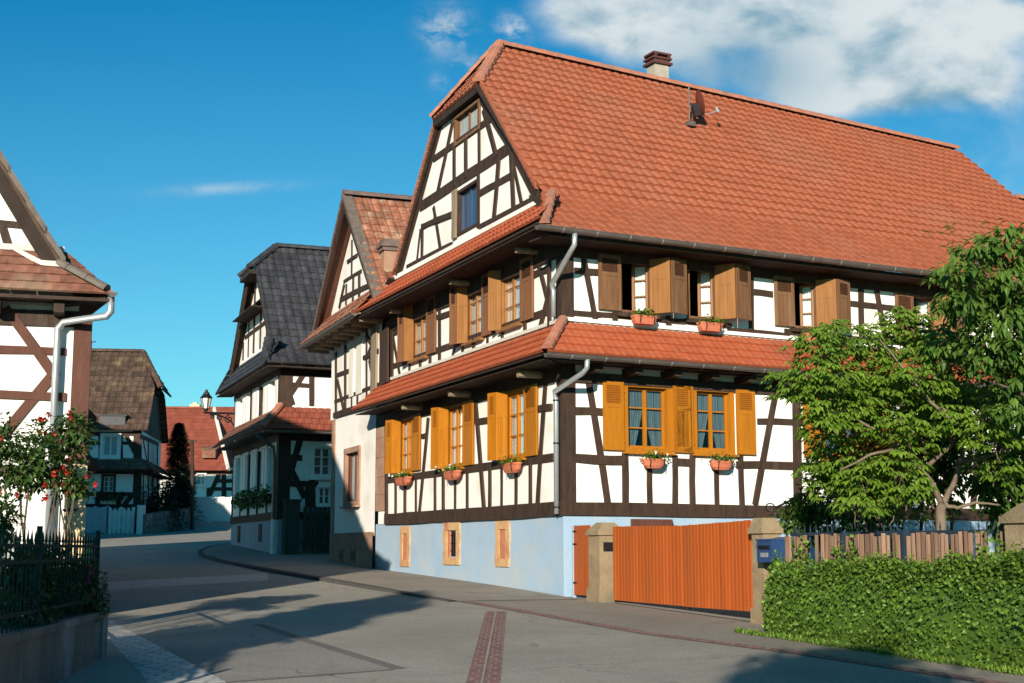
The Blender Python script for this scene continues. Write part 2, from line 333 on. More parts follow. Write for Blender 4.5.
# ---- windows and shutters
def leaf_shutter(par, f, u, z0, z1, w, a, m, o=.04, louvre=True):
    """shutter leaf hinged at u; a = direction of the leaf in degrees from +u towards outwards"""
    X = f.E*math.cos(rad(a))+f.N*math.sin(rad(a)); Y = -f.E*math.sin(rad(a))+f.N*math.cos(rad(a))
    if math.cos(rad(a)) < -.05: Y = -Y
    O = f.pt(u, z0, o); h = z1-z0; mb = MB(); t = .034; st = min(.075, w*.2)
    mb.obox(O, X, Y, Z, 0, st, -t/2, t/2, 0, h, .4); mb.obox(O, X, Y, Z, w-st, w, -t/2, t/2, 0, h, .6)
    for a0, a1 in ((0, .10), (h*.62, h*.62+.07), (h-.08, h)): mb.obox(O, X, Y, Z, st, w-st, -t/2, t/2, a0, a1)
    mid = (w-2*st)/3
    for k in range(3): mb.obox(O, X, Y, Z, st+mid*k+.002, st+mid*(k+1)-.002, -t/2+.008, t/2-.008, .10, h*.62, rnd.random())
    zb, zt = h*.62+.07, h-.08
    if louvre:
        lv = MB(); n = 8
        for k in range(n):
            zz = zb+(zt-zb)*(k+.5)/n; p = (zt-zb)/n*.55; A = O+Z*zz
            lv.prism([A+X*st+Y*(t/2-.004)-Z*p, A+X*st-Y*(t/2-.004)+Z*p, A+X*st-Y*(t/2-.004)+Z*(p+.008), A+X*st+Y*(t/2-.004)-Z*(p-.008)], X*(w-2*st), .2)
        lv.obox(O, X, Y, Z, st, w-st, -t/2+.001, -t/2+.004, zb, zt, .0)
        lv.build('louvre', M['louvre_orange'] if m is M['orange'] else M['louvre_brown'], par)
    else: mb.obox(O, X, Y, Z, st, w-st, -t/2+.008, t/2-.008, zb, zt)
    mb.obox(O, X, Y, Z, -.004, .05, t/2, t/2+.006, .16, .19); mb.obox(O, X, Y, Z, -.004, .05, t/2, t/2+.006, h-.2, h-.17)
    return mb.build('shutter', m, par)
def window(par, f, r, m, cas=.05, rows=3, proud=.03, curtain='curtain', sill=True, sash_m=None, depth=.12, pane='glass', closed=True, mull=True):
    u0, u1, z0, z1 = r; mb = MB(); O = f.pt(0, 0)
    for a in ((u0-cas, u0+.03, z0, z1), (u1-.03, u1+cas, z0, z1), (u0-cas, u1+cas, z1-.02, z1+cas), (u0-cas, u1+cas, z0-cas*.8, z0+.02)):
        mb.obox(O, f.E, f.N, Z, a[0], a[1], -.16, proud+(.004 if a[3]-a[2] < .2 else 0), a[2], a[3], rnd.random())
    w = mb.build('window', m, par)
    if sill:
        s = MB(); s.obox(O, f.E, f.N, Z, u0-cas-.03, u1+cas+.03, -.02, proud+.09, z0-cas*.8-.05, z0-cas*.8-.006); s.build('sill', m, w)
    if closed:
        sm = MB(); a, b = -depth, -depth+.045; fr = .045; um = (u0+u1)/2
        U0, U1 = u0+.03, u1-.03; Z0, Z1 = z0+.02, z1-.02
        for q in ((U0, U0+fr, Z0, Z1), (U1-fr, U1, Z0, Z1)): sm.obox(O, f.E, f.N, Z, q[0], q[1], a, b, q[2], q[3])
        for q in ((Z0, Z0+fr), (Z1-fr, Z1)): sm.obox(O, f.E, f.N, Z, U0+fr, U1-fr, a, b-.002, q[0], q[1])
        if mull: sm.obox(O, f.E, f.N, Z, um-.035, um+.035, a, b+.008, Z0, Z1)
        for k in range(1, rows): zz = Z0+(Z1-Z0)*k/rows; sm.obox(O, f.E, f.N, Z, U0+fr, U1-fr, a+.006, b-.008, zz-.013, zz+.013)
        sm.build('sash', sash_m or m, w)
        p = MB(); p.face([f.pt(U0, Z0, a+.015), f.pt(U1, Z0, a+.015), f.pt(U1, Z1, a+.015), f.pt(U0, Z1, a+.015)]); p.build('pane', M[pane], w)
        if curtain:
            c = MB(); n = 24
            for side in (0, 1):
                for k in range(n):
                    def P(i, z):
                        s = i/n; bw = (U1-U0)*.5
                        pinch = 1-(.45*max(0, 1-(z-Z0)/(Z1-Z0)*1.6) if curtain == 'curtain_dark' else .0)
                        uu = U0+bw*s*pinch if side == 0 else U1-bw*s*pinch
                        return f.pt(uu, z, a-.035+.014*math.sin(i*1.9))
                    zz = [Z0, Z0+(Z1-Z0)*.35, Z0+(Z1-Z0)*.7, Z1]
                    for q in range(3): c.face([P(k, zz[q]), P(k+1, zz[q]), P(k+1, zz[q+1]), P(k, zz[q+1])])
            c.build('curtain', M[curtain], w)
    return w
# ---- tiled slopes
def tiles(mb, P, vlist, left, right, tw, amp, lift=.03, segs=6, var=1., lay=1):
    """P(s,v): point on the slope; rows between the values of vlist; left(v)/right(v) limits in s"""
    for j in range(len(vlist)-1):
        v0, v1 = vlist[j], vlist[j+1]
        def pts(v, up):
            a, b = left(v), right(v)
            if b-a < .02: return None
            ss = [a]; k = math.floor(a/(tw/segs))+1
            while k*tw/segs < b-1e-4: ss.append(k*tw/segs); k += 1
            ss.append(b); return ss
        a, b = max(left(v0), left(v1)), min(right(v0), right(v1)); a0, b0 = min(left(v0), left(v1)), max(right(v0), right(v1))
        shift = (j % 2)*tw*.5*lay; st = tw/segs
        k0 = math.floor((a0-shift)/st); k1 = math.ceil((b0-shift)/st)
        cl = lambda s, v: min(max(s, left(v)), right(v))
        dv = v1-v0
        rt = {}
        for k in range(k0, k1):
            sa, sb = shift+k*st, shift+(k+1)*st
            la, lb = cl(sa, v0), cl(sb, v0); ua, ub = cl(sa, v1), cl(sb, v1)
            if lb-la < 1e-4 and ub-ua < 1e-4: continue
            ti = math.floor((sa-shift+1e-6)/tw)
            if ti not in rt: rt[ti] = (rnd.random(), rnd.uniform(-.006, .006)*var)
            tone, jit = rt[ti]
            def h(s):
                x = ((s-shift)/tw) % 1.
                return amp*(.5+.5*math.cos(2*math.pi*(x-.15*math.sin(2*math.pi*x))))
            def pos(s, v, hh):
                e = 1e-3; p = Vector(P(s, v)); ds = Vector(P(s+e, v))-p; dd = Vector(P(s, v+e))-p
                n = ds.cross(dd); n.normalize()
                if n.z < 0: n = -n
                return p+n*hh
            A = pos(la, v0, h(sa)+lift+jit); B = pos(lb, v0, h(sb)+lift+jit)
            D = pos(ua, min(1, v1+dv*.06), h(sa)*.9+.0); E_ = pos(ub, min(1, v1+dv*.06), h(sb)*.9+.0)
            A2 = pos(la, v0, 0-.01); B2 = pos(lb, v0, 0-.01)
            mb.face([A, B, E_, D], tone); mb.face([A2, B2, B, A], tone*.8)
def prof_fn(prof):                                 # piecewise profile by arc length -> function of v
    ds = [0]
    for a, b in zip(prof, prof[1:]): ds.append(ds[-1]+math.hypot(b[0]-a[0], b[1]-a[1]))
    T = ds[-1]
    def fn(v):
        d = v*T
        for i in range(len(prof)-1):
            if d <= ds[i+1] or i == len(prof)-2:
                t = (d-ds[i])/(ds[i+1]-ds[i]); return (prof[i][0]+(prof[i+1][0]-prof[i][0])*t, prof[i][1]+(prof[i+1][1]-prof[i][1])*t)
    return fn, T
def vrows(T, step): n = max(1, round(T/step)); return [k/n for k in range(n+1)]
def ridge_caps(mb, a, b, r=.13, step=.36, n=6, base=0.):
    a, b = Vector(a), Vector(b); L = (b-a).length; d = (b-a)/L; side = d.cross(Z).normalized(); up = side.cross(d)
    k = 0; x = 0
    while x < L-.03:
        x1 = min(L, x+step+.03); ra, rb = r*1.08, r*.95
        for q in range(n):
            t0, t1 = math.pi*q/n-.25*(1 if q == 0 else 0), math.pi*(q+1)/n+.25*(1 if q == n-1 else 0)
            def pp(xx, t, rr): return a+d*xx+side*math.cos(t)*rr+up*(math.sin(t)*rr*.8+base)
            mb.face([pp(x, t0, ra), pp(x1, t0, rb), pp(x1, t1, rb), pp(x, t1, ra)], rnd.random())
        mb.face([a+d*x+side*math.cos(math.pi*q/n)*ra+up*(math.sin(math.pi*q/n)*ra*.8+base) for q in range(n+1)], .3)
        x += step; k += 1
def slab(par, name, pts, t, m):                    # thin solid board under a roof
    mb = MB(); mb.prism(pts, (0, 0, -t)); return mb.build(name, m, par)
def gutter(par, a, b, r=.075, m=None, hooks=True, name='gutter'):
    a, b = Vector(a), Vector(b); d = (b-a).normalized(); L = (b-a).length; side = d.cross(Z).normalized(); mb = MB(); n = 8
    for q in range(n):
        t0, t1 = math.pi+math.pi*q/n, math.pi+math.pi*(q+1)/n
        def pp(p, t, rr): return p+side*math.cos(t)*rr+Z*math.sin(t)*rr
        mb.face([pp(a, t0, r), pp(b, t0, r), pp(b, t1, r), pp(a, t1, r)]); mb.face([pp(a, t0, r-.006), pp(b, t0, r-.006), pp(b, t1, r-.006), pp(a, t1, r-.006)])
    for p in (a, b): mb.face([p+side*math.cos(math.pi+math.pi*q/n)*r+Z*math.sin(math.pi+math.pi*q/n)*r for q in range(n+1)])
    mb.tube([a+side*r, b+side*r], .011, 6); mb.tube([a-side*r, b-side*r], .011, 6)
    g = mb.build(name, m or M['zinc_dark'], par)
    if hooks:
        h = MB(); x = .5
        while x < L:
            p = a+d*x
            for q in range(n):
                t0, t1 = math.pi+math.pi*q/n, math.pi+math.pi*(q+1)/n; rr = r+.007
                h.face([p+side*math.cos(t0)*rr+Z*math.sin(t0)*rr, p+d*.025+side*math.cos(t0)*rr+Z*math.sin(t0)*rr, p+d*.025+side*math.cos(t1)*rr+Z*math.sin(t1)*rr, p+side*math.cos(t1)*rr+Z*math.sin(t1)*rr])
            x += .72
        h.build('gutter_hook', M['zinc'], g)
    return g
# ---- plants
def leaf(mb, p, d, size, wid=.45, fold=.25, tone=.5, up=Z):
    d = d.normalized(); s = d.cross(up)
    s = s.normalized() if s.length > .05 else d.orthogonal().normalized(); n = s.cross(d)
    a, b = p, p+d*size-n*size*.12; l = p+d*size*.45-s*size*wid*.5+n*size*fold*.3; r = p+d*size*.45+s*size*wid*.5+n*size*fold*.3; c = p+d*size*.5
    mb.face([a, c, b, l], tone); mb.face([a, r, b, c], tone)
def rvec(): 
    while True:
        v = Vector((rnd.uniform(-1, 1), rnd.uniform(-1, 1), rnd.uniform(-1, 1)))
        if .05 < v.length < 1: return v.normalized()
def limb(mb, a, b, r0, r1, wob=.08, n=6, seg=7):
    a, b = Vector(a), Vector(b); L = (b-a).length; ph = [rnd.uniform(0, 6) for _ in range(4)]
    pts = []
    for k in range(n+1):
        s = k/n; w = wob*L*math.sin(s*math.pi)
        pts.append(a.lerp(b, s)+Vector((math.sin(ph[0]+s*4)*w, math.sin(ph[1]+s*4)*w, math.sin(ph[2]+s*5)*w*.5)))
    mb.tube(pts, [r0+(r1-r0)*k/n for k in range(n+1)], seg); return pts
# ------------------------------------------------------------------ the ground
def cut_sheet(poly, dz, mb=None):
    """convex xy polygon draped on the ground, cut along the ground's own break lines"""
    mb = mb or MB(); ys = sorted(p[1] for p in poly); poly = ccw(list(poly))
    cuts = [ys[0]]+[g for g, _ in GP if ys[0] < g < ys[-1]]+[ys[-1]]
    for a, b in zip(cuts, cuts[1:]):
        q = clip(clip(poly, (-1e4, a), (1e4, a)), (1e4, b), (-1e4, b))
        if len(q) >= 3: mb.face([(x, y, gz(y)+dz) for x, y in q])
    return mb
mb = MB()
for (a, za), (b, zb) in zip(GP, GP[1:]):
    xs = [-400, -60, -20, 0, 20, 60, 400]
    for x0, x1 in zip(xs, xs[1:]): mb.face([(x0, a, za), (x1, a, za), (x1, b, zb), (x0, b, zb)])
struct(mb.build('ground', M['earth']))
KP = [gpx(*p) for p in ((232, 545.5), (212, 548.5), (203, 552.5), (204, 557), (222, 562), (250, 567.5), (314, 579), (380, 590), (457, 602))]
KP = [p for i, p in enumerate(KP)]
BR = [gpx(457, 602), gpx(505, 610), gpx(642, 635), gpx(795, 655)]
d = Vector(BR[3])-Vector(BR[1]); d.normalize()
BR.append(tuple(Vector(BR[3])+d*14))
# road: everything between the kerb line and the plots on the left
mb = MB(); cut_sheet([(-7.5, -30), (9.5, -30), (9.5, 10.), (-9, 10.)], .004, mb)
cut_sheet([(-9, 10), (9.5, 10.), (9.5, 16), (-9, 16)], .004, mb); cut_sheet([(-9, 16), (9.5, 16), (1.5, 26), (-10.0, 26)], .004, mb)
cut_sheet([(-10.0, 26), (1.5, 26), (-3., 36), (-13.2, 36)], .004, mb); cut_sheet([(-13.2, 36), (-3, 36), (-6.5, 46), (-17.2, 46)], .004, mb)
cut_sheet([(-17.2, 46), (-6.5, 46), (-9.5, 58), (-22, 58)], .004, mb); cut_sheet([(-22, 58), (-9.5, 58), (-9.5, 72), (-27, 72)], .004, mb); cut_sheet([(-27, 72), (-9.5, 72), (-6, 92), (-40, 92)], .004, mb)
struct(mb.build('road', M['road']))
# ------------------------------------------------------------------ MAIN HOUSE
C0 = at_d(563.4, 517, 26.)
G = Face(C0, -23.4, -1); R = Face(C0, 62.6, 1)
GW = 11.0; RL = 15.9
GG = Face(G.pt(0, 0, -.10), -23.4, -1)              # the gable above the upper eave stands a little back
H = thing('half_timbered_house', (C0[0], C0[1], gz(26)), 'large white half timbered house with orange tiled roof, blue base and wooden shutters', 'house')
ZS0, ZS1, ZE, ZT = 2.27, 2.52, 5.17, 5.88          # sill beam, lower eave, top of the lean-to roof
# base
gb = [f for f in (G.rect(401, 528.5, 410, 564), G.rect(444.4, 524.7, 460.4, 562), G.rect(496.6, 523.4, 509.6, 563.7))]
wall(H, 'plinth', G, [(0, .3), (11.2, .3), (11.2, ZS0+.02), (0, ZS0+.02)], [(gb[1][0]+.2, gb[1][0]+.66, gb[1][2]+.12, gb[1][3]-.14)], M['blue'])
wall(H, 'plinth', R, [(0, .2), (RL, .2), (RL, ZS0+.02), (0, ZS0+.02)], [], M['blue'])
for i, b in enumerate(gb):
    u0, u1, z0, z1 = b; mb = MB(); O = G.pt(0, 0)
    fw = (u1-u0)*(.26 if i != 1 else .22)
    for k in range(4):
        za, zb = z0+(z1-z0)*k/4, z0+(z1-z0)*(k+1)/4
        mb.obox(O, G.E, G.N, Z, u0-rnd.uniform(0, .05), u0+fw, -.1, .022+.002*k, za, zb); mb.obox(O, G.E, G.N, Z, u1-fw, u1+rnd.uniform(0, .05), -.1, .024+.002*k, za, zb)
    mb.obox(O, G.E, G.N, Z, u0, u1, -.1, .034, z0-.06, z0+.10); mb.obox(O, G.E, G.N, Z, u0, u1, -.1, .036, z1-.12, z1+.05)
    w = mb.build('cellar_window', M['ochrestone'], H)
    panel(w, 'infill', G, u0+fw-.01 if i != 1 else u0+.64, u1-fw+.01, z0+.1, z1-.12, -.05, .008, M['brickfill'])
    if i == 1:
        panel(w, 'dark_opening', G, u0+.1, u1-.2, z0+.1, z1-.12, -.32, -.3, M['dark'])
        g = MB()
        for k in range(4): x = u0+.26+k*.115; g.tube([G.pt(x, z0+.1, -.03), G.pt(x, z1-.12, -.03)], .014, 6)
        for k in range(4): zz = z0+.24+k*.17; g.tube([G.pt(u0+.2, zz, -.02), G.pt(u0+.66, zz, -.02)], .012, 6)
        g.build('iron_grille', M['iron_black'], w)
# openings -------------------------------------------------
wl = {}                                             # name -> rect
wl['RL1'] = R.rect(626, 387, 667.5, 449); wl['RL2'] = R.rect(695, 391, 730.5, 451)
wl['RU1'] = R.rect(620, 260, 651, 312); wl['RU2'] = R.rect(688, 266, 716, 318); wl['RU3'] = R.rect(793, 281, 817, 327.5); wl['RU4'] = R.rect(912.5, 297, 934, 345)
u = wl['RL2'][1]; wl['RL3'] = (6.15, 7.35, wl['RL2'][2], wl['RL2'][3])
wl['GL1'] = G.rect(400.5, 420, 413, 471); wl['GL2'] = G.rect(448, 407, 464.5, 466); wl['GL3'] = G.rect(507, 392, 526, 457)
wl['GU1'] = G.rect(413.5, 304, 428, 357); wl['GU2'] = G.rect(467.5, 282, 483.5, 339); wl['GU3'] = G.rect(502.5, 268, 522, 325)
wall(H, 'wall', R, [(0, ZS0), (RL, ZS0), (RL, 7.6), (0, 7.6)], [wl[k] for k in wl if k[0] == 'R'], M['plaster'])
wall(H, 'wall', G, [(0, ZS0), (GW, ZS0), (GW, 7.75), (0, 7.75)], [wl[k] for k in wl if k[0] == 'G'], M['plaster'])
GT = [(.35, 7.6), (GW-.35, 7.6), (GW-.8, 8.42), (6.95, 11.78), (4.05, 11.78), (.8, 8.42)]
tw1 = GG.rect(456.5, 110, 480, 136); tw2 = GG.rect(459, 187, 478.4, 229)
wall(H, 'gable_wall', GG, GT, [tw1, tw2], M['plaster'])
bk = Face(R.pt(RL, 0), -23.4, 1)
wall(H, 'wall', bk, [(0, .2), (GW, .2), (GW, 7.9), (GW/2, 12.2), (0, 7.9)], [], M['plaster'])
bk2 = Face(G.pt(GW, 0), 62.6, -1)
wall(H, 'wall', bk2, [(0, .2), (RL, .2), (RL, 8.), (0, 8.)], [], M['plaster'])
# corner posts, sills, plates
mb = MB(); mb.obox(R.pt(0, 0), R.E, G.E, Z, -.028, .26, -.028, .20, ZS1-.01, 5.2); mb.build('corner_post', M['timber'], H)
mb = MB(); mb.obox(R.pt(0, 0), R.E, G.E, Z, -.025, .24, -.025, .22, 5.86, 7.5); mb.build('corner_post', M['timber'], H)
beam(H, 'sill_beam', R, (-.045, (ZS0+ZS1)/2), (RL, (ZS0+ZS1)/2+.03), ZS1-ZS0, uzc=True, t=.045, seg=12)
beam(H, 'sill_beam', G, (-.03, (ZS0+ZS1)/2), (10.35, (ZS0+ZS1)/2), ZS1-ZS0+.02, uzc=True, t=.044, seg=12)
beam(H, 'wall_plate', R, (0, 4.85), (RL, 4.87), .21, uzc=True, t=.024, seg=8); beam(H, 'wall_plate', G, (0, 4.93), (GW, 4.93), .3, uzc=True, t=.024, seg=8)
beam(H, 'wall_plate', R, (0, 7.25), (RL, 7.25), .22, uzc=True, t=.025, seg=8); beam(H, 'wall_plate', G, (0, 7.36), (GW, 7.36), .42, uzc=True, t=.025, seg=8)
# long wall, ground floor
beams(H, R, [
 ('b', 587.3, 377, 607.6, 504, .135), ('r', 575, 411, 604, 412.3, .14), ('r', 575, 458, 626, 460.3, .165), ('r', 674, 462, 694, 463, .16),
 ('r', 736, 465, 792, 466, .15), ('r', 797, 466.2, 905, 468, .15), ('s', 624, 453, 624.6, 504, .115), ('s', 649.2, 466, 649.4, 504, .11), ('s', 674.4, 455, 674.4, 505, .115),
 ('s', 691.6, 455, 691.8, 505, .11), ('s', 716, 470, 716.6, 505, .11), ('s', 740, 455, 741.6, 505, .115), ('b', 778.4, 376, 754.4, 505, .12),
 ('p', 795.5, 374, 797.6, 505, .20), ('r', 757, 421.5, 792, 422.3, .13), ('r', 798, 422.5, 830, 423.5, .13), ('p', 905, 375, 906, 506, .18), ('b', 930, 378, 950, 506, .13), ('b', 985, 395, 972, 508, .15), ('r', 906, 468, 1000, 470, .15), ('s', 860, 468, 860, 506, .11), ('s', 880, 468, 880, 506, .11), ('s', 838, 468, 838, 506, .11), ('p', 1000, 380, 1001, 508, .2)])
# long wall, upper floor
beams(H, R, [
 ('b', 580, 243, 595, 320.5, .11), ('r', 574, 270.6, 597, 272.5, .12), ('r', 572, 313, 600, 315, .11), ('s', 614.5, 312, 614.5, 322, .11), ('s', 668, 316, 668, 327, .11), ('r', 650, 318.5, 684, 321.5, .1),
 ('p', 750, 262, 751, 337, .12), ('r', 744, 291.5, 772, 294.5, .12), ('r', 731, 331, 784, 335.5, .11), ('s', 729, 325, 729, 334, .1), ('s', 786.5, 329, 786.5, 340, .12), ('s', 831, 333, 831, 343, .12),
 ('r', 596, 314.5, 645, 318.5, .1), ('r', 684, 321.5, 731, 326, .1), ('r', 786, 332, 836, 337, .1),
 ('r', 836, 337.8, 880, 341.5, .11), ('p', 860.5, 275, 861.5, 345, .135), ('r', 845, 303, 897, 308.8, .12), ('b', 874, 279, 886, 343, .11), ('r', 880, 341.5, 960, 348, .11), ('p', 955, 290, 956, 350, .13), ('r', 948, 314, 1000, 320, .12), ('b', 975, 292, 985, 352, .11)])
# gable wall, ground floor
beams(H, G, [
 ('b', 429, 418, 420, 513, .13), ('b', 476.3, 400, 485, 509, .14), ('b', 546, 383, 538, 505, .16), ('r', 422.5, 436.5, 428, 435.4, .12), ('r', 476, 421.8, 490, 420, .12), ('r', 539, 409, 553, 407, .12),
 ('r', 554, 457.5, 388, 480, .16)]+[('s', x, 478-(x-388)*.138, x, 515-(x-387)*.063, .10) for x in (396.3, 405.8, 416.5, 435.8, 444.2, 455.6, 468, 490.7, 502, 516.6, 531.3)]
 +[('p', 387.3, 424, 387.3, 516, .16)])
# gable wall, upper floor
beams(H, G, [
 ('r', 553, 310, 392, 367, .14), ('r', 551, 268.5, 534, 275, .13), ('r', 451.5, 313, 438.5, 317.4, .12), ('r', 402.5, 331, 393, 334.4, .12),
 ('b', 537, 256, 548.6, 301, .13), ('b', 551, 289, 540.6, 330, .13), ('b', 393.5, 337, 400.5, 377, .12), ('p', 440.2, 293, 440.2, 365, .14), ('p', 392.5, 318, 392.5, 383, .22), ('s', 550.6, 240, 550.6, 330, .1),
 ('s', 410, 359, 410, 375, .1), ('s', 421, 355, 421, 372, .1), ('s', 431, 351, 431, 368, .1), ('b', 455.5, 343, 452.5, 361, .1), ('s', 463.4, 340, 463.4, 357, .1), ('s', 474.6, 336, 474.6, 353, .1), ('s', 488, 331, 488, 349, .1), ('s', 503, 326, 503, 344, .1), ('s', 526, 318, 526, 336, .1)])
# gable triangle
beams(H, GG, [
 ('r', 420.5, 207, 514, 145.5, .26), ('r', 434, 159.5, 498, 114.5, .15), ('s', 455, 146, 455, 186, .13), ('s', 466.8, 138, 466.8, 178, .12), ('s', 479.6, 130, 479.8, 168, .12),
 ('b', 453.6, 122, 438.2, 193, .13), ('b', 484.5, 110, 497.2, 157, .15), ('p', 478.8, 168, 478.8, 228, .14), ('b', 499.4, 160, 494.8, 217.5, .16), ('p', 511.9, 152, 514.4, 207.5, .15), ('b', 513.4, 162, 522, 203, .12),
 ('k', 512, 150, 537.5, 198, .20), ('k', 481, 99, 512, 150, .12), ('r', 435, 221, 453, 214.5, .14), ('r', 480, 193.5, 512, 175.5, .15), ('r', 480, 227, 536, 197.8, .10), ('r', 408, 267, 453, 244, .10),
 ('b', 434, 207, 440.8, 249, .13), ('p', 423, 224, 422.5, 259, .12), ('r', 423, 227, 436, 221, .12), ('b', 421, 229, 417.3, 262, .09), ('k', 440.5, 124, 400, 272, .34)])
for k in ('RU1', 'RU2', 'RU3', 'RU4'): r_ = wl[k]; beam(H, 'lintel', R, (r_[0]-.12, (r_[3]+7.16)/2+.01), (r_[1]+.16, (r_[3]+7.16)/2+.01), 7.12-r_[3], uzc=True, t=.012)
# windows --------------------------------------------------
def bifold(w, f, uh, z0, z1, wd, sgn, m1, m2, a1=62, o=.05):
    """two-leaf shutter: first leaf swings out from the jamb, the second lies back parallel to the wall"""
    leaf_shutter(w, f, uh, z0, z1, wd, a1 if sgn > 0 else 180-a1, m1, o, louvre=False)
    du = math.cos(rad(a1))*wd*sgn; do = math.sin(rad(a1))*wd
    leaf_shutter(w, f, uh+du+sgn*.03, z0, z1, wd, -14 if f is R else 14, m2, o+do, louvre=True)
W = {}
for k in ('RL1', 'RL2', 'RL3'):
    r = wl[k]; w = W[k] = window(H, R, r, M['orange'], .075, 3, .035, 'curtain_dark')
    z0, z1 = r[2]-.05, r[3]+.06
    leaf_shutter(w, R, r[0]-.085, z0, z1, .46, 180, M['orange'], .062)
    if k != 'RL1': leaf_shutter(w, R, r[1]+.10, z0, z1, .46, 0, M['orange'], .062)
    else: leaf_shutter(w, R, r[1]+.10, z0, z1, .42, 0, M['orange'], .062); panel(w, 'jamb_board', R, r[1]+.03, r[1]+.16, z0+.02, z1, .0, .047, M['orange'])
for k in ('RU1', 'RU2', 'RU3', 'RU4'):
    r = wl[k]; w = W[k] = window(H, R, r, M['weathered'], .05, 3, .02, None, closed=False, sill=False)
    z0, z1 = r[2]-.02, r[3]+.03
    if k != 'RU2': leaf_shutter(w, R, r[0]-.02, z0, z1, .50, 180, M['weathered'], .06)
    bifold(w, R, r[1]-.04, z0, z1, .43, 1, M['amber'], M['weathered'], 58, .03)
    # casement open inwards, hinged on the right jamb
    mb = MB(); a = 228; X = R.E*math.cos(rad(a+0))+R.N*math.sin(rad(a)); Y = Vector((-X.y, X.x, 0)); O = R.pt(r[1]-.005, r[2]+.03, -.08); ww = (r[1]-r[0])*.47; h = r[3]-r[2]-.06
    for q in ((0, .05, 0, h), (ww-.05, ww, 0, h), (.05, ww-.05, 0, .05), (.05, ww-.05, h-.05, h), (.05, ww-.05, h*.34-.012, h*.34+.012), (.05, ww-.05, h*.67-.012, h*.67+.012)):
        mb.obox(O, X, Y, Z, q[0], q[1], -.02, .02, q[2], q[3])
    mb.build('casement', M['amber'], w)
    p = MB(); p.face([O+X*.05+Z*.05, O+X*(ww-.05)+Z*.05, O+X*(ww-.05)+Z*(h-.05), O+X*.05+Z*(h-.05)]); p.build('pane', M['glass'], w)
    c = MB(); Oc = O+Y*(.05 if Y.dot(R.N) < 0 else -.05); n = 12
    for q in range(n):
        x0, x1 = .05+(ww-.1)*q/n, .05+(ww-.1)*(q+1)/n
        c.face([Oc+X*x0+Y*.012*math.sin(q*1.8)+Z*.04, Oc+X*x1+Y*.012*math.sin((q+1)*1.8)+Z*.04, Oc+X*x1+Y*.012*math.sin((q+1)*1.8)+Z*(h-.04), Oc+X*x0+Y*.012*math.sin(q*1.8)+Z*(h-.04)])
    c.build('curtain', M['curtain'], w)
    s = MB(); s.obox(R.pt(0, 0), R.E, R.N, Z, r[0]-.12, r[1]+.12, -.15, .14, r[2]-.12, r[2]-.05); s.build('sill', M['timber'], w)
    s = MB(); s.obox(R.pt(0, 0), R.E, R.N, Z, r[0]-.02, r[0]+.005, -.55, -.16, r[2], r[2]+.72*(r[3]-r[2])*(.0 if k == 'RU1' else 1)+.01); s.build('reveal_board', M['amber'], w)
for k in ('GL1', 'GL2', 'GL3', 'GU1', 'GU2', 'GU3'):
    r = wl[k]; up = k[1] == 'U'; m = M['brown'] if up else M['orange']
    w = W[k] = window(H, G, r, M['amber'] if up else M['orange'], .05, 3, .03, 'curtain', sash_m=M['amber'] if up else M['orange'], depth=.075)
    z0, z1 = r[2]-.03, r[3]+.05; wd = .40
    if k != 'GU3' or True:
        # right leaf (near side) lies against the wall; left pair is bifold
        leaf_shutter(w, G, r[0]-.05, z0, z1, .60, 180, m, .058)
        bifold(w, G, r[1]-.10, z0, z1, .27, 1, M['amber'] if up else M['orange'], m, 38 if up else 34, .03) if k != 'GU3' else leaf_shutter(w, G, r[1]-.01, z0, z1, .30, 40, M['amber'], .03, louvre=False)
# gable windows
r = tw1; w = window(H, GG, (r[0], r[1], r[2], r[3]), M['weathered'], .06, 1, .05, None, pane='greypane', depth=.08, sill=False)
r = tw2; w = window(H, GG, r, M['timber'], .05, 1, .03, None, pane='bluepane', depth=.1, sill=False, sash_m=M['bluepane'])
beam(w, 'jamb_post', GG, (r[1]+.17, r[2]-.06), (r[1]+.17, r[3]+.10), .24, M['timber_grey'], uzc=True, t=.05)
# ---- roof: right slope (towards the yard)
ang = R.N
prof, T = prof_fn([(.78, 7.44), (-.95, 8.60), (-5.5, 13.35)])
RS0, RS1 = 1.46, 15.9
def PR(s, v):
    o, z = prof(v); z -= .042*max(0., s-RS0)*max(0., (o+.95)/-4.55)
    return R.pt(s, z, o)
vk = math.hypot(1.73, 1.16)/T                       # break of slope
vh = vk+(1-vk)*((11.84-8.60)/(13.35-8.60))          # start of the half hip
gR = lambda v: .07*max(0., -prof(v)[0])            # where the gable plane cuts the two slopes
gL = lambda v: -.07*max(0., -prof(v)[0])
def leftR(v):
    if v < vk*.92: return -.80+(v/(vk*.92))*.77
    if v < vh: return gR(v)-.03
    return gR(vh)-.03+(v-vh)/(1-vh)*(RS0-gR(vh)+.03)
mb = MB(); vs = vrows(T, .335)
tiles(mb, PR, vs, leftR, lambda v: RS1, .232, .031, .055, 6, lay=0)
ROOF = mb.build('roof', M['tile'], H)
# left slope, mirrored
profL = prof_fn([(.78, 7.5), (-.95, 8.60), (-5.46, 13.33)])[0]
GB = Face(G.pt(GW, 0), 62.6, -1)
def PL(s, v):
    o, z = profL(v); return GB.pt(s, z-.042*max(0., s-RS0)*max(0., (o+.95)/-4.55), o)
mb = MB(); tiles(mb, PL, vrows(T, .335), lambda v: gL(v)-.03 if v < vh else gL(vh)-.03+(v-vh)/(1-vh)*(RS0-.77-gL(vh)+.03), lambda v: RS1-.77, .232, .034, .034, 3); mb.build('roof', M['tile'], H)
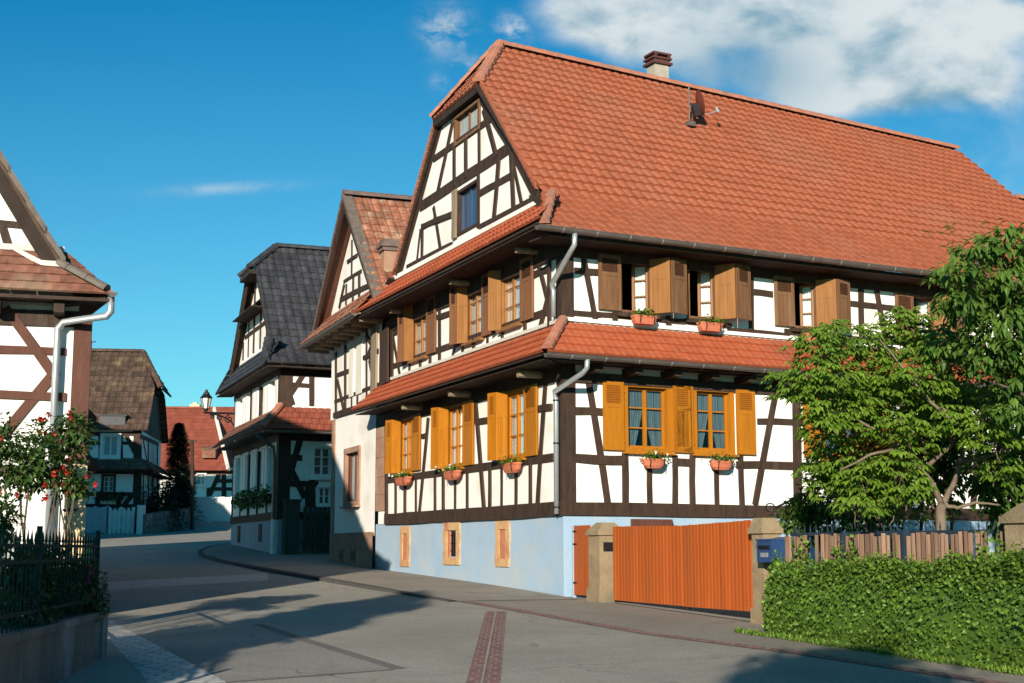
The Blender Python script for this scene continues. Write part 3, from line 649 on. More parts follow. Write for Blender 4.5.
# half hip at the front
A0, A1 = PR(gR(vh)-.03, vh), PL(gL(vh)-.03, vh); AP = PR(RS0, 1.)
A0 = A0+Vector(G.N)*.05-Z*.03; A1 = A1+Vector(G.N)*.05-Z*.03
LA = (A1-A0).length
def PH(s, v): return A0.lerp(A1, s/LA).lerp(AP, v)
mb = MB(); tiles(mb, PH, vrows((A0.lerp(A1, .5)-AP).length, .33), lambda v: 0., lambda v: LA, .232/1., .03, .03, 4, lay=0); mb.build('half_hip', M['tile'], H)
# boards under the half hip and behind the tiles
mb = MB(); mb.prism([A0-Z*.03, A1-Z*.03, A1-Vector(G.N)*.6-Z*.03, A0-Vector(G.N)*.6-Z*.03], (0, 0, -.14)); mb.build('eave_board', M['soffit'], H)
# barge boards along both verges
for P_, nm in ((PR, 1), (PL, 0)):
    gg = gR if P_ is PR else gL; vq = vk*1.12; a, b = P_(gg(vq), vq), P_(gg(vh), vh)
    mb = MB(); nn = Vector(R.E)
    mb.prism([a-Z*.06, b-Z*.06, b-Z*.24, a-Z*.24], nn*.05); mb.build('barge_board', M['timber'], H)
    mb = MB(); i = Vector(R.E)*.12; dn = Z*.07
    mb.prism([a-dn, b-dn, b-dn+i, a-dn+i], (0, 0, -.03)); mb.build('verge_soffit', M['timber'], H)
    mb = MB(); n = 26
    for k in range(n): q, w_ = a.lerp(b, k/n), a.lerp(b, (k+1.1)/n); up = Z*.05; ex = Vector(R.E)*.2; mb.prism([q+up*1.3-Vector(R.E)*.05, q+up*1.3+ex, q+up*1.3+ex-Z*.12, q+up*1.3-Vector(R.E)*.05-Z*.12], w_-q-Z*.015, rnd.random())
    mb.build('verge_tiles', M['tile'] if P_ is PR else M['ridge'], H)
# deck under the main slope so no light leaks, soffit boards at the eaves
mb = MB()
for s0, s1 in ((-.2, RL),):
    for P_ in (PR, PL):
        s1 = RL-.02 if P_ is PR else RL-.8; g_ = gR if P_ is PR else gL
        for v0, v1 in ((.03, vk), (vk, vh)): s0 = -.2 if v0 < vk else .1; mb.prism([P_(s0, v0)-Z*.07, P_(s1, v0)-Z*.07, P_(s1, v1)-Z*.07, P_(s0, v1)-Z*.07], (0, 0, -.05))
        mb.prism([P_(.4, vh)-Z*.07, P_(s1, vh)-Z*.07, P_(s1, 1.)-Z*.07, P_(RS0, 1.)-Z*.07], (0, 0, -.05))
mb.build('roof_boarding', M['soffit'], H)
# rafters' ends under the upper eave
for f, L, n in ((R, RL, 20), (G, GW, 9)):
    for u in (() if f is R else (1.05, 4.65, 8.75)):
        mb = MB(); mb.tube([f.pt(u, 7.43, -.02), f.pt(u, 7.43, .5)], .06, 8); mb.build('joist_end', M['timber_grey'], H)
    zs_ = 7.355 if f is R else 7.55; mb = MB(); mb.prism([f.pt(-.7, zs_, .74), f.pt(L, zs_, .74), f.pt(L, zs_+.02, -.02), f.pt(-.7, zs_+.02, -.02)], (0, 0, -.03)); mb.build('soffit', M['soffit'], H)
    if f is G: mb = MB(); mb.prism([f.pt(-.7, 7.62, .76), f.pt(L, 7.62, .76), f.pt(L, 8.40, -.06), f.pt(.2, 8.40, -.06)], (0, 0, -.05)); mb.build('roof_boarding', M['soffit'], H)
# ridge and hips
mb = MB(); ridge_caps(mb, PR(RS0-.05, 1.)+Z*.05, PR(RS1, 1.)+Z*.05, .14, .38); mb.build('ridge', M['ridge'], H)
mb = MB(); ridge_caps(mb, A0+Z*.06, AP+Z*.07, .14, .36); mb.build('hip_ridge', M['ridge'], H)
mb = MB(); ridge_caps(mb, A1+Z*.06, AP+Z*.07, .14, .36); mb.build('hip_ridge', M['ridge'], H)
# pent roof across the gable, at the upper eave
pp, PT = prof_fn([(.80, 7.66), (-.08, 8.44)])
def PP(s, v): o, z = pp(v); return G.pt(s, z, o)
mb = MB(); tiles(mb, PP, vrows(PT, .34), lambda v: -.80+v*1.1, lambda v: GW, .2, .028, .03, 5); mb.build('pent_roof', M['tile_skirt'], H)
mb = MB(); ridge_caps(mb, PR(-.80, .0)+Z*.10, G.pt(.42, 8.5, .0), .095, .32); mb.build('hip_ridge', M['ridge'], H)
mb = MB(); a, b = G.pt(.6, 8.45, -.1), G.pt(10.25, 8.49, -.1); mb.prism([a, b, b+Z*.11, a+Z*.09], G.N*.06); mb.build('mortar_band', M['plaster'], H)
# lean-to roof between the storeys
def skirt(f, L, ztop, name, s0=0.):
    q, ST = prof_fn([(.74, ZE+.02), (0.02, ztop)])
    def PS(s, v): o, z = q(v); return f.pt(s, z, o)
    mb = MB(); vs = vrows(ST, .255)
    tiles(mb, PS, vs, lambda v: s0-.74*(1-v), lambda v: L, .16, .010, .036, 5, lay=0); mb.build(name, M['tile_skirt'], H)
    mb = MB(); mb.prism([PS(s0-.66, .02)-Z*.05, PS(L, .02)-Z*.05, PS(L, 1.)-Z*.05, PS(s0, 1.)-Z*.05], (0, 0, -.03)); mb.build('soffit', M['soffit'], H)
    mb = MB(); mb.prism([f.pt(s0-.6, ZE-.09, .66), f.pt(L, ZE-.09, .66), f.pt(L, ZE-.06, .0), f.pt(s0, ZE-.06, .0)], (0, 0, -.02)); mb.build('soffit', M['soffit'], H)
    for u in ([.42+k*.88 for k in range(int(L/.9))] if f is R else [.9, 4.6, 7.7]):
        mb = MB(); 
        if f is R: mb.prism([f.pt(u, ZE-.26, -.02), f.pt(u, ZE-.24, .5), f.pt(u, ZE-.11, .5), f.pt(u, ZE-.11, -.02)], f.E*.16)
        else: mb.tube([f.pt(u, ZE-.19, -.02), f.pt(u, ZE-.19, .52)], .075, 8)
        mb.build('joist_end', M['timber'] if f is R else M['timber_grey'], H)
    mb = MB(); a, b = f.pt(s0, ztop+.03, .0), f.pt(L, ztop+.03, .0); mb.prism([a, b, b+Z*.07, a+Z*.07], f.N*.05); mb.build('mortar_band', M['mortar'] if f is G else M['plaster'], H)
skirt(R, RL, ZT, 'skirt_roof'); skirt(G, 11.0, ZT-.02, 'skirt_roof')
hc = R.pt(-.74, ZE+.02, .74)
mb = MB(); ridge_caps(mb, hc+Z*.05, R.pt(0, ZT+.06, .03), .105, .34); mb.build('hip_ridge', M['ridge'], H)
# gutters and pipes
gutter(H, R.pt(-1.0, 7.46, .86), R.pt(RL, 7.47, .86), .085)
gutter(H, R.pt(-.80, ZE-.03, .80), R.pt(RL, ZE-.02, .80), .075)
def pipe(par, pts, r=.05, m=None):
    mb = MB(); mb.tube(pts, r, 10); o = mb.build('downpipe', m or M['zinc'], par, True); return o
pu = G.uz(553.5, 300, .12)[0]; pl = G.uz(556.3, 450, .12)[0]
uo = R.uz(575, 240, .86)[0]; uo2 = R.uz(587.5, 360, .80)[0]
o = pipe(H, [R.pt(uo, 7.42, .86), R.pt(uo, 7.18, .84), R.pt(uo-.02, 7.08, .74), G.pt(pu-.02, 6.62, .16), G.pt(pu, 6.48, .12), G.pt(pu, 6.0, .12)], .05)
o = pipe(H, [R.pt(uo2, ZE-.06, .80), R.pt(uo2, ZE-.24, .78), R.pt(uo2-.02, ZE-.32, .68), G.pt(pl-.02, 4.56, .16), G.pt(pl, 4.42, .12), G.pt(pl, 2.3, .12)], .05)
mb = MB()
for zz in (2.42, 3.6, 4.4): mb.lathe(G.pt(pl, zz, .12), [(.052, -.015), (.060, -.015), (.060, .015), (.052, .015)], 10)
mb.build('pipe_clamp', M['iron_black'], o)
# chimney on the ridge
cpos = at_d(657.8, 84, 33.6); cpos = R.pt(R.uz(658, 84, -5.9)[0], 0, -5.9)
mb = MB(); mb.obox(cpos, R.E, R.N, Z, -.21, .21, -.18, .18, 11.8, 13.76); ch = mb.build('chimney', M['palestone'], H)
mb = MB(); mb.obox(cpos, R.E, R.N, Z, -.29, .29, -.25, .25, 13.76, 13.82); mb.obox(cpos, R.E, R.N, Z, -.23, .23, -.2, .2, 13.82, 13.89); mb.obox(cpos, R.E, R.N, Z, -.28, .28, -.24, .24, 13.89, 13.94)
for a, b in ((-.23, -.17), (.17, .23)):
    for c, d2 in ((-.25, -.18), (.18, .25)): mb.obox(cpos, R.E, R.N, Z, a, b, c, d2, 13.94, 14.01)
mb.obox(cpos, R.E, R.N, Z, -.27, .27, -.23, .23, 14.01, 14.06); mb.build('chimney_cap', M['copper'], ch)
# quoin between the house and its neighbour
mb = MB()
zz = 2.62; k = 0
while zz < 4.75: h = rnd.uniform(.38, .52); mb.obox(G.pt(0, 0), G.E, G.N, Z, 10.37, 11.22+(.0 if k % 2 else -.0), -.2, .03+.004*(k % 2), zz, min(zz+h-.008, 4.8)); zz += h; k += 1
mb.build('stone_quoin', M['pinkstone'], H)
# ---- adjoining lower wing to the right
wg = thing('adjoining_house', R.pt(RL+.05, gz(33), 0), 'lower red roofed house adjoining the large house, mostly behind the trees', 'house')
wg_R = Face(R.pt(RL+.02, 0), 62.6, 1)
wall(wg, 'wall', wg_R, [(0, .2), (8, .2), (8, 7.6), (0, 7.6)], [], M['plaster'], -.05)
q2, T2 = prof_fn([(.72, 7.40), (-.95, 8.55), (-3.5, 10.90)]); 
mb = MB(); tiles(mb, lambda s, v: wg_R.pt(s, q2(v)[1], q2(v)[0]), vrows(T2, .335), lambda v: 0, lambda v: 8., .232, .034, .034, 4); mb.build('roof', M['tile'], wg)
q3, T3 = prof_fn([(-7.2, 7.4), (-3.5, 10.88)])
mb = MB(); tiles(mb, lambda s, v: wg_R.pt(s, q3(v)[1], q3(v)[0]), vrows(T3, .335), lambda v: 0, lambda v: 8., .232, .034, .034, 2); mb.build('roof', M['tile'], wg)
mb = MB(); ridge_caps(mb, wg_R.pt(0, 10.94, -3.5), wg_R.pt(8, 10.94, -3.5)); mb.build('ridge', M['ridge'], wg)
beam(wg, 'timber_rail', wg_R, (0, 4.8), (8, 4.8), .2, uzc=True, o=-.05); beam(wg, 'timber_post', wg_R, (3, .3), (3, 7.4), .2, uzc=True, o=-.05)
# ---- flower boxes
def flower_box(f, x0, y0, x1, y1, o, label, trough, flowers):
    u0, u1, z0, z1 = f.rect(x0, y0, x1, y1, o)
    base = f.pt((u0+u1)/2, z0, o); t = thing('flower_box', base, label, 'flower box', 'flower boxes under the windows of the large house')
    h = z1-z0; w = u1-u0; mb = MB(); O = base-Vector(f.E)*w/2
    tp = .04 if trough else .09
    q_ = .05 if trough else .10                     # rounded ends for the pots, squarer ones for the troughs
    uc = (u0+u1)/2; hw = w/2; hd = .10
    def ring(k, z, m):
        out = []
        for i_ in range(20):
            t_ = 2*math.pi*i_/20; ex = .35 if trough else .75; c_, s_ = math.cos(t_), math.sin(t_)
            out.append(f.pt(uc+math.copysign(abs(c_)**ex, c_)*hw*k*m, z, o+math.copysign(abs(s_)**ex, s_)*hd*k))
        return out
    rings = [ring(.80 if trough else .62, z0, 1), ring(.9 if trough else .86, z0+h*.3, 1), ring(.97, z1-.045, 1), ring(1.03, z1-.04, 1), ring(1.03, z1, 1), ring(.93, z1, 1), ring(.90, z1-.03, 1)]
    for a_, b_ in zip(rings, rings[1:]):
        for i_ in range(20): mb.face([a_[i_], a_[(i_+1) % 20], b_[(i_+1) % 20], b_[i_]])
    mb.face(rings[0][::-1]); mb.face(rings[-1])
    mb.build('planter', M['terracotta'], t)
    lb = MB()
    for k in range(260):
        p = f.pt(uc+rnd.gauss(.04 if f is G else 0, hw*.5), z1+abs(rnd.gauss(0, .06))-.02*rnd.random(), o+rnd.uniform(-.1, .12)); dd = rvec(); dd.z = dd.z*.7+.1; leaf(lb, p, dd, rnd.uniform(.035, .085), .7, .3, rnd.random())
    lb.build('foliage', M['leaf_hedge'], t)
    if flowers:
        fb = MB()
        for k in range(flowers[1]):
            c = f.pt(uc+rnd.gauss(.08 if f is G else 0, hw*.55), z1+rnd.uniform(.05, .15), o+rnd.uniform(.0, .13))
            for q in range(9): leaf(fb, c+rvec()*.01, rvec(), rnd.uniform(.025, .04), .9, .3)
        fb.build('blossom', M[flowers[0]], t)
    for q in (.2, .8): mb = MB(); uu = u0+(u1-u0)*q; mb.tube([f.pt(uu, z1, o-.1), f.pt(uu, z1-.02, o+.14), f.pt(uu, z0+.02, o+.11)], .008, 5); mb.build('bracket', M['iron_black'], t)
flower_box(R, 642.5, 459, 665, 468.4, .2, 'rounded terracotta flower box under the left of the two orange shuttered windows above the gate', False, ('flower_white', 4))
flower_box(R, 710.5, 461, 732.5, 470, .2, 'terracotta flower box under the right of the two orange shuttered windows above the gate', False, ('flower_white', 2))
flower_box(R, 632.5, 316, 655.5, 324.5, .24, 'rectangular terracotta flower trough at the first upper window right of the house corner', True, None)
flower_box(R, 698.5, 323, 721.5, 331.5, .24, 'rectangular terracotta flower trough at the second upper window of the long wall', True, None)
flower_box(R, 803.5, 334, 827, 342, .24, 'terracotta flower trough at the third upper window, partly behind the tree top', True, None)
flower_box(G, 396, 477.5, 410.5, 485.5, .15, 'terracotta flower box under the street window farthest from the house corner', False, ('flower_white', 4))
flower_box(G, 444.6, 471, 460, 480, .15, 'terracotta flower box with white blooms under the middle orange street window', False, ('flower_white', 6))
flower_box(G, 504, 463, 520, 473, .15, 'terracotta flower box under the orange street window nearest the drainpipe', False, ('flower_red', 4))
# ---- satellite dish on the roof
p0 = R.uz(691, 130, -3.75); D0 = R.pt(p0[0], 11.58, -3.8)
sd = thing('satellite_dish', D0, 'small brown red satellite dish on a mast on the tiled roof', 'satellite dish')
mb = MB(); mb.tube([D0, D0+Z*.35, D0+Z*.95], .02, 8); mb.obox(D0, R.E, R.N, Z, -.1, .1, -.1, .1, -.05, .06); mb.build('mast', M['zinc_dark'], sd)
dn = (R.E*.93+R.N*.30+Z*.22).normalized(); a = dn.cross(Z).normalized(); b = a.cross(dn); ctr = D0+Z*.52+R.E*.22+R.N*.1; mb = MB(); nr = 6; ns = 24
for k in range(nr):
    for q in range(ns):
        def pp(kk, qq):
            rr = kk/nr; t = 2*math.pi*qq/ns; return ctr+a*math.cos(t)*rr*.28+b*math.sin(t)*rr*.33+dn*(rr*rr*.07-.05)
        mb.face([pp(k, q), pp(k, q+1), pp(k+1, q+1), pp(k+1, q)]); 
mb.build('dish', M['dishred'], sd, True)
mb = MB(); e = ctr+dn*.42-b*.24; mb.tube([ctr-b*.31, e], .012, 6); mb.tube([e-b*.04, e+b*.09-dn*.04], .032, 8); mb.build('receiver_arm', M['zinc'], sd)
mb = MB(); mb.obox(ctr-dn*.12, a, b, dn, -.07, .07, -.3, -.02, -.08, .08); mb.tube([ctr-dn*.1, D0+Z*.5], .025, 6); mb.build('bracket', M['iron_black'], sd)
# ------------------------------------------------------------------ NEIGHBOUR HOUSE (steep gable next door)
PB = G.pt(10.9, 0, .06); B = Face(PB, -20.6, -1)
BX = Face(B.pt(0, 0), 69.4, 1)
hb = thing('neighbour_house', (PB[0], PB[1], gz(36)), 'narrow white house with steep weathered tiled gable directly left of the large house', 'house')
bw0, bw1 = .25, 5.0
wz = B.rect(346.2, 452, 359.5, 502)
wall(hb, 'wall', B, [(bw0, 2.0), (bw1, 2.0), (bw1, 5.4), (bw0, 5.4)], [wz], M['plaster'])
wall(hb, 'plinth', B, [(bw0, .5), (bw1, .5), (bw1, 2.05), (bw0, 2.05)], [], M['pinkstone'], .05)
mb = MB(); mb.obox(B.pt(0, 0), B.E, B.N, Z, bw0, bw1, -.02, .06, 2.05, 2.10); mb.build('plinth_top', M['pinkstone'], hb)
bu1 = 5.25
wall(hb, 'wall', B, [(-.3, 5.38), (bu1, 5.38), (bu1, 8.2), (-.3, 8.2)], [], M['plaster'], .03)
wall(hb, 'gable_wall', B, [(-.9, 8.2), (6.0, 8.2), (2.5, 11.1)], [], M['plaster'], .03)
side = Face(B.pt(bw1, 0), 69.4, -1)
wall(hb, 'wall', side, [(0, .5), (9, .5), (9, 8.2), (0, 8.2)], [], M['plaster_pale'])
mb = MB(); mb.obox(B.pt(0, 0), B.E, B.N, Z, bw1-.32, bw1+.03, -.3, .035, 2.1, 5.38); mb.build('stone_quoin', M['pinkstone'], hb)
w = window(hb, B, wz, M['pinkstone'], .13, 1, .05, None, pane='greypane', sash_m=M['timber_red'])
mb = MB(); mb.obox(B.pt(0, 0), B.E, B.N, Z, wz[0]+.02, wz[0]+.25, -.10, -.05, wz[2]+.03, wz[3]-.03); mb.obox(B.pt(0, 0), B.E, B.N, Z, wz[1]-.25, wz[1]-.02, -.10, -.05, wz[2]+.03, wz[3]-.03); mb.build('shutter', M['timber_red'], w)
for x, y0, x1, y1 in ((339.5, 538, 342, 560), (351, 540, 354, 562)):
    r_ = B.rect(x, 548, x+4.5, 562, .05); panel(hb, 'cellar_hatch', B, r_[0], r_[1], r_[2], r_[3], .02, .075, M['sandstone']); panel(hb, 'hatch_door', B, r_[0]+.08, r_[1]-.08, r_[2]+.08, r_[3]-.08, .05, .079, M['timber'])
# shutters (closed, cream) upstairs and timber
for x0, x1 in ((349.5, 353.6), (356.5, 362)):
    r_ = B.rect(x0, 350-(x0-346)*.7, x1, 398-(x0-346)*.4, .06); mb = MB()
    for k in range(3): a0 = r_[0]+(r_[1]-r_[0])*k/3; mb.obox(B.pt(0, 0), B.E, B.N, Z, a0+.005, a0+(r_[1]-r_[0])/3-.005, .02, .075, r_[2], r_[3])
    mb.build('closed_shutter', M['cream_shutter'], hb)
beams(hb, B, [('r', 334.5, 415.5, 380, 402, .16), ('r', 335, 402, 380, 384, .1), ('p', 336.5, 352, 336.5, 417, .17), ('p', 346, 345, 346, 412, .13), ('p', 367, 322, 367, 407, .13), ('r', 336, 376, 349, 371, .12), ('r', 364, 358, 379, 351, .12), ('b', 367, 335, 377, 352, .12), ('b', 376, 335, 368, 356, .12), ('b', 370, 360, 378, 400, .12), ('b', 338, 380, 345, 412, .12), ('s', 352, 398, 352, 412, .1), ('s', 358, 396, 358, 410, .1), ('s', 374, 372, 374, 404, .12), ('p', 384, 330, 384, 384, .75)], o=.03)
beam(hb, 'corner_post', B, (.28, 5.4), (.28, 7.5), .5, M['timber_grey'], uzc=True, o=.06)
# gable timbers
beams(hb, B, [('r', 341, 300, 371, 285, .13), ('r', 344, 282, 362, 271, .1), ('s', 347, 284, 346.5, 305, .1), ('s', 354, 278, 353.5, 302, .1), ('s', 360, 272, 360, 298, .1), ('p', 352.5, 240, 352, 278, .1), ('r', 348, 262, 358, 255, .1), ('b', 345, 285, 340, 308, .1)], o=.03)
# roof
Br = Face(B.pt(0, 0), 69.4, 1)
def slopeB(a, b, L, nm, s0=-.45):
    q, Tq = prof_fn([a, b])
    def PBf(s, v): uu, z = q(v); return B.pt(uu, z, -s)
    mb = MB(); tiles(mb, PBf, vrows(Tq, .36), lambda v: s0, lambda v: L, .24, .03, .035, 4, lay=0); return mb.build(nm, M['tile_old'], hb), PBf
apex = (2.5, 11.42)
slopeB((-1.1, 7.9), apex, 9, 'roof'); _, PBL = slopeB((6.2, 7.9), apex, 9, 'roof')
mb = MB(); mb.prism([B.pt(-1.0, 7.9, .42), B.pt(2.5, 11.32, .42), B.pt(6.1, 7.9, .42), B.pt(6.1, 7.8, .42), B.pt(2.5, 11.05, .42), B.pt(-1.0, 7.7, .42)], -Vector(B.N)*.05); mb.build('barge_board', M['timber'], hb)
for s_ in ((-1.1, 7.88), (6.2, 7.88)):
    mb = MB(); mb.prism([B.pt(s_[0], s_[1], .45), B.pt(2.5, 11.36, .45), B.pt(2.5, 11.36, -.1), B.pt(s_[0], s_[1], -.1)], (0, 0, -.06)); mb.build('verge_soffit', M['timber_red'], hb)
    mb = MB(); n = 13
    for k in range(n): a = Vector(B.pt(s_[0], s_[1]+.09, .47)).lerp(B.pt(2.5, 11.52, .47), k/n); b = Vector(B.pt(s_[0], s_[1]+.09, .47)).lerp(B.pt(2.5, 11.52, .47), (k+1.08)/n); mb.prism([a, a-Vector(B.N)*.28, a-Vector(B.N)*.28-Z*.12, a-Z*.12], b-a-Z*.02, rnd.random())
    mb.build('verge_tiles', M['verge'], hb)
mb = MB(); ridge_caps(mb, B.pt(2.5, 11.5, .45), B.pt(2.5, 11.5, -9), .15, .42); mb.build('ridge', M['ridge_dark'], hb)
# pent eave with boarded soffit
q, Tq = prof_fn([(.72, 7.72), (.03, 8.5)])
mb = MB(); tiles(mb, lambda s, v: B.pt(s, q(v)[1], q(v)[0]), vrows(Tq, .34), lambda v: -.6, lambda v: 6.3-.2*v, .22, .028, .03, 4); mb.build('pent_roof', M['tile_old'], hb)
mb = MB(); mb.prism([B.pt(-.6, 7.62, .72), B.pt(6.3, 7.62, .72), B.pt(6.3, 7.66, 0), B.pt(-.6, 7.66, 0)], (0, 0, -.03)); mb.build('soffit', M['timber_grey'], hb)
for k in range(9): mb = MB(); uu = -.3+k*.75; mb.prism([B.pt(uu, 7.42, 0), B.pt(uu, 7.45, .62), B.pt(uu, 7.585, .62), B.pt(uu, 7.585, 0)], B.E*.13); mb.build('joist_end', M['timber_grey'], hb)
gutter(hb, B.pt(-.5, 7.62, .8), B.pt(6.4, 7.62, .8), .075, hooks=False)
# chimney of the neighbour
co_ = -.2
while co_ > -5:                                     # where the line of sight meets the neighbour's right-hand slope
    cu, ct = B.uz(388, 284, co_)
    if ct <= 7.9+(cu+1.1)*.978: break
    co_ -= .05
ct = B.uz(388, 241, co_)[1]; cb = B.pt(cu, 0, co_); kz = ct-10.46
mb = MB(); mb.obox(cb, B.E, B.N, Z, -.2, .2, -.17, .17, 7.9, kz+10.15); cc = mb.build('chimney', M['pinkstone'], hb)
mb = MB(); mb.obox(cb, B.E, B.N, Z, -.25, .25, -.22, .22, kz+10.15, kz+10.25); mb.obox(cb, B.E, B.N, Z, -.3, .3, -.27, .27, kz+10.25, kz+10.36); mb.obox(cb, B.E, B.N, Z, -.23, .23, -.2, .2, kz+10.36, kz+10.46); mb.build('chimney_cap', M['ridge_dark'], cc)
# ------------------------------------------------------------------ DARK ROOFED HOUSE
PC = at_d(277, 555, 45.); CF = Face(PC, -21, -1); CS = Face(PC, 69, 1); CW = 8.6
hc_ = thing('dark_roofed_house', (PC[0], PC[1], gz(45)), 'white half timbered house with black tiled half hipped roof and red lean-to roof between storeys', 'house')
cs_holes = [CS.rect(313, 447, 331, 476), CS.rect(318, 487, 331, 505)]; cf_holes = [(.8+k*1.98, .8+k*1.98+.85, za, zb) for (za, zb) in ((3.55, 5.0), (6.15, 7.25)) for k in range(4)]
for f, L in ((CF, CW), (CS, 12.)):
    wall(hc_, 'plinth', f, [(0, .8), (L, .8), (L, 2.75), (0, 2.75)], [], M['greybase'])
    wall(hc_, 'wall', f, [(0, 2.72), (L, 2.72), (L, 8.0), (0, 8.0)], cs_holes if f is CS else cf_holes, M['plaster'])
    beam(hc_, 'sill_beam', f, (0, 2.72), (L, 2.72), .24, uzc=True, t=.04); beam(hc_, 'wall_plate', f, (0, 7.35), (L, 7.35), .22, uzc=True); beam(hc_, 'wall_plate', f, (0, 5.25), (L, 5.25), .24, uzc=True)
for z0, z1 in ((2.8, 5.2), (6.0, 7.4)):
    mb = MB(); mb.obox(CS.pt(0, 0), CS.E, CF.E, Z, -.04, .36, -.04, .3, z0, z1); mb.build('corner_post', M['timber'], hc_)
# side timbers
beams(hc_, CS, [('b', 302, 432, 286, 488, .2), ('b', 286, 458, 305, 498, .2), ('r', 284, 458, 302, 458, .2), ('r', 284, 483, 318, 484, .2), ('p', 312, 480, 312, 508, .2), ('p', 307.5, 484, 307.5, 508, .16),
 ('b', 308, 366, 289, 396, .16), ('b', 285, 378, 293, 405, .16), ('r', 285, 384, 311, 386, .14), ('p', 311.5, 360, 311.5, 406, .16)])
rw = CS.rect(313, 447, 331, 476); w = window(hc_, CS, rw, M['white_paint'], .10, 3, .05, None, pane='darkpane')
mb = MB(); 
for k in range(2): a = rw[1]+.05+.45*k; mb.obox(CS.pt(0, 0), CS.E, CS.N, Z, a, a+.42, .02, .06, rw[2], rw[3])
mb.build('shutter', M['white_paint'], w)
rw = CS.rect(318, 487, 331, 505); w = window(hc_, CS, rw, M['white_paint'], .06, 2, .05, None, pane='darkpane')
# street front: closed white shutters, two floors
for (za, zb) in ((3.55, 5.0), (6.15, 7.25)):
    for k in range(4):
        u = .8+k*1.98; r_ = (u, u+.85, za, zb); w = window(hc_, CF, r_, M['white_paint'], .06, 3, .03, None, pane='greypane')
        for a, b in ((u-.52, u-.08), (u+.93, u+1.37)):
            mb = MB(); mb.obox(CF.pt(0, 0), CF.E, CF.N, Z, a, b, .02, .06, za, zb); mb.build('shutter', M['white_paint'], w)
    for k in range(6): beam(hc_, 'timber_post', CF, (.2+k*1.64, za-.9 if za < 5 else za-.2), (.2+k*1.64, zb+.3), .16, uzc=True)
beam(hc_, 'timber_rail', CF, (0, 3.4), (CW, 3.4), .16, uzc=True); beam(hc_, 'timber_rail', CF, (0, 6.1), (CW, 6.1), .16, uzc=True)
for u in (2.6, 6.6): panel(hc_, 'cellar_window', CF, u, u+.5, 1.9, 2.5, -.1, .02, M['timber'])
# main roof
qc, Tc = prof_fn([(.7, 7.55), (-.6, 8.4), (-4.3, 12.38)])
def PCs(s, v): o, z = qc(v); return CS.pt(s, z, o)
vhc = .80; vb = math.hypot(1.3, .85)/Tc
def lC(v): return -.62+v/vb*.3 if v < vb else (-.32 if v < vhc else -.32+(v-vhc)/(1-vhc)*.9)
mb = MB(); tiles(mb, PCs, vrows(Tc, .36), lC, lambda v: 12.5, .30, .045, .03, 5, lay=0); mb.build('roof', M['tile_dark'], hc_)
CB = Face(CF.pt(CW, 0), 69, -1)
def PCb(s, v): o, z = qc(v); return CB.pt(s, z, o)
mb = MB(); tiles(mb, PCb, vrows(Tc, .36), lC, lambda v: 12.5, .30, .045, .03, 3, lay=0); mb.build('roof', M['tile_dark'], hc_)
a0, a1, ap = PCs(-.32, vhc)+CF.N*.2, PCb(-.32, vhc)+CF.N*.2, PCs(.58, 1.)
lc = (a1-a0).length
mb = MB(); tiles(mb, lambda s, v: a0.lerp(a1, s/lc).lerp(ap, v), vrows(2.2, .36), lambda v: 0, lambda v: lc, .3, .04, .03, 3, lay=0); mb.build('half_hip', M['tile_dark'], hc_)
mb = MB(); mb.prism([a0-Z*.03, a1-Z*.03, a1-Z*.03-CF.N*.6, a0-Z*.03-CF.N*.6], (0, 0, -.15)); mb.build('eave_board', M['soffit'], hc_)
mb = MB(); ridge_caps(mb, ap+Z*.05, PCs(12.5, 1.)+Z*.05, .15, .42); ridge_caps(mb, a0+Z*.05, ap+Z*.05, .15, .42); ridge_caps(mb, a1+Z*.05, ap+Z*.05, .15, .42); mb.build('ridge', M['tile_dark'], hc_)
mb = MB(); ridge_caps(mb, CS.pt(-.68, 7.6, .68), PCs(-.3, vb*1.05)+Z*.06, .16, .4); mb.build('hip_ridge', M['tile_dark'], hc_)
zt = PCs(0, vhc).z
wall(hc_, 'gable_wall', CF, [(0, 8.), (CW, 8.), (CW-.6, 8.5), (CW-3.3, zt-.05), (3.3, zt-.05), (.6, 8.4)], [], M['plaster'], .0)
for P_ in (PCs, PCb):
    a, b = P_(-.28, vb), P_(-.28, vhc); mb = MB(); mb.prism([a-Z*.04, b-Z*.04, b-Z*.34, a-Z*.34], CS.E*.06); mb.build('barge_board', M['timber'], hc_)
    mb = MB(); mb.prism([a-Z*.05, b-Z*.05, b-Z*.05+CS.E*.4, a-Z*.05+CS.E*.4], (0, 0, -.04)); mb.build('verge_soffit', M['timber'], hc_)
for zz, w_, u0 in ((10.2, .18, 2.75), (9.4, .14, 1.95)): beam(hc_, 'timber_rail', CF, (u0, zz), (CW-u0, zz), w_, uzc=True)
for u in (1.6, 2.6, 3.7, 4.9, 6.0, 7.0): beam(hc_, 'timber_post', CF, (u, 8.6), (u, min(zt-.2, 8.3+(min(u, CW-u)-.6)*.96)), .14, uzc=True)
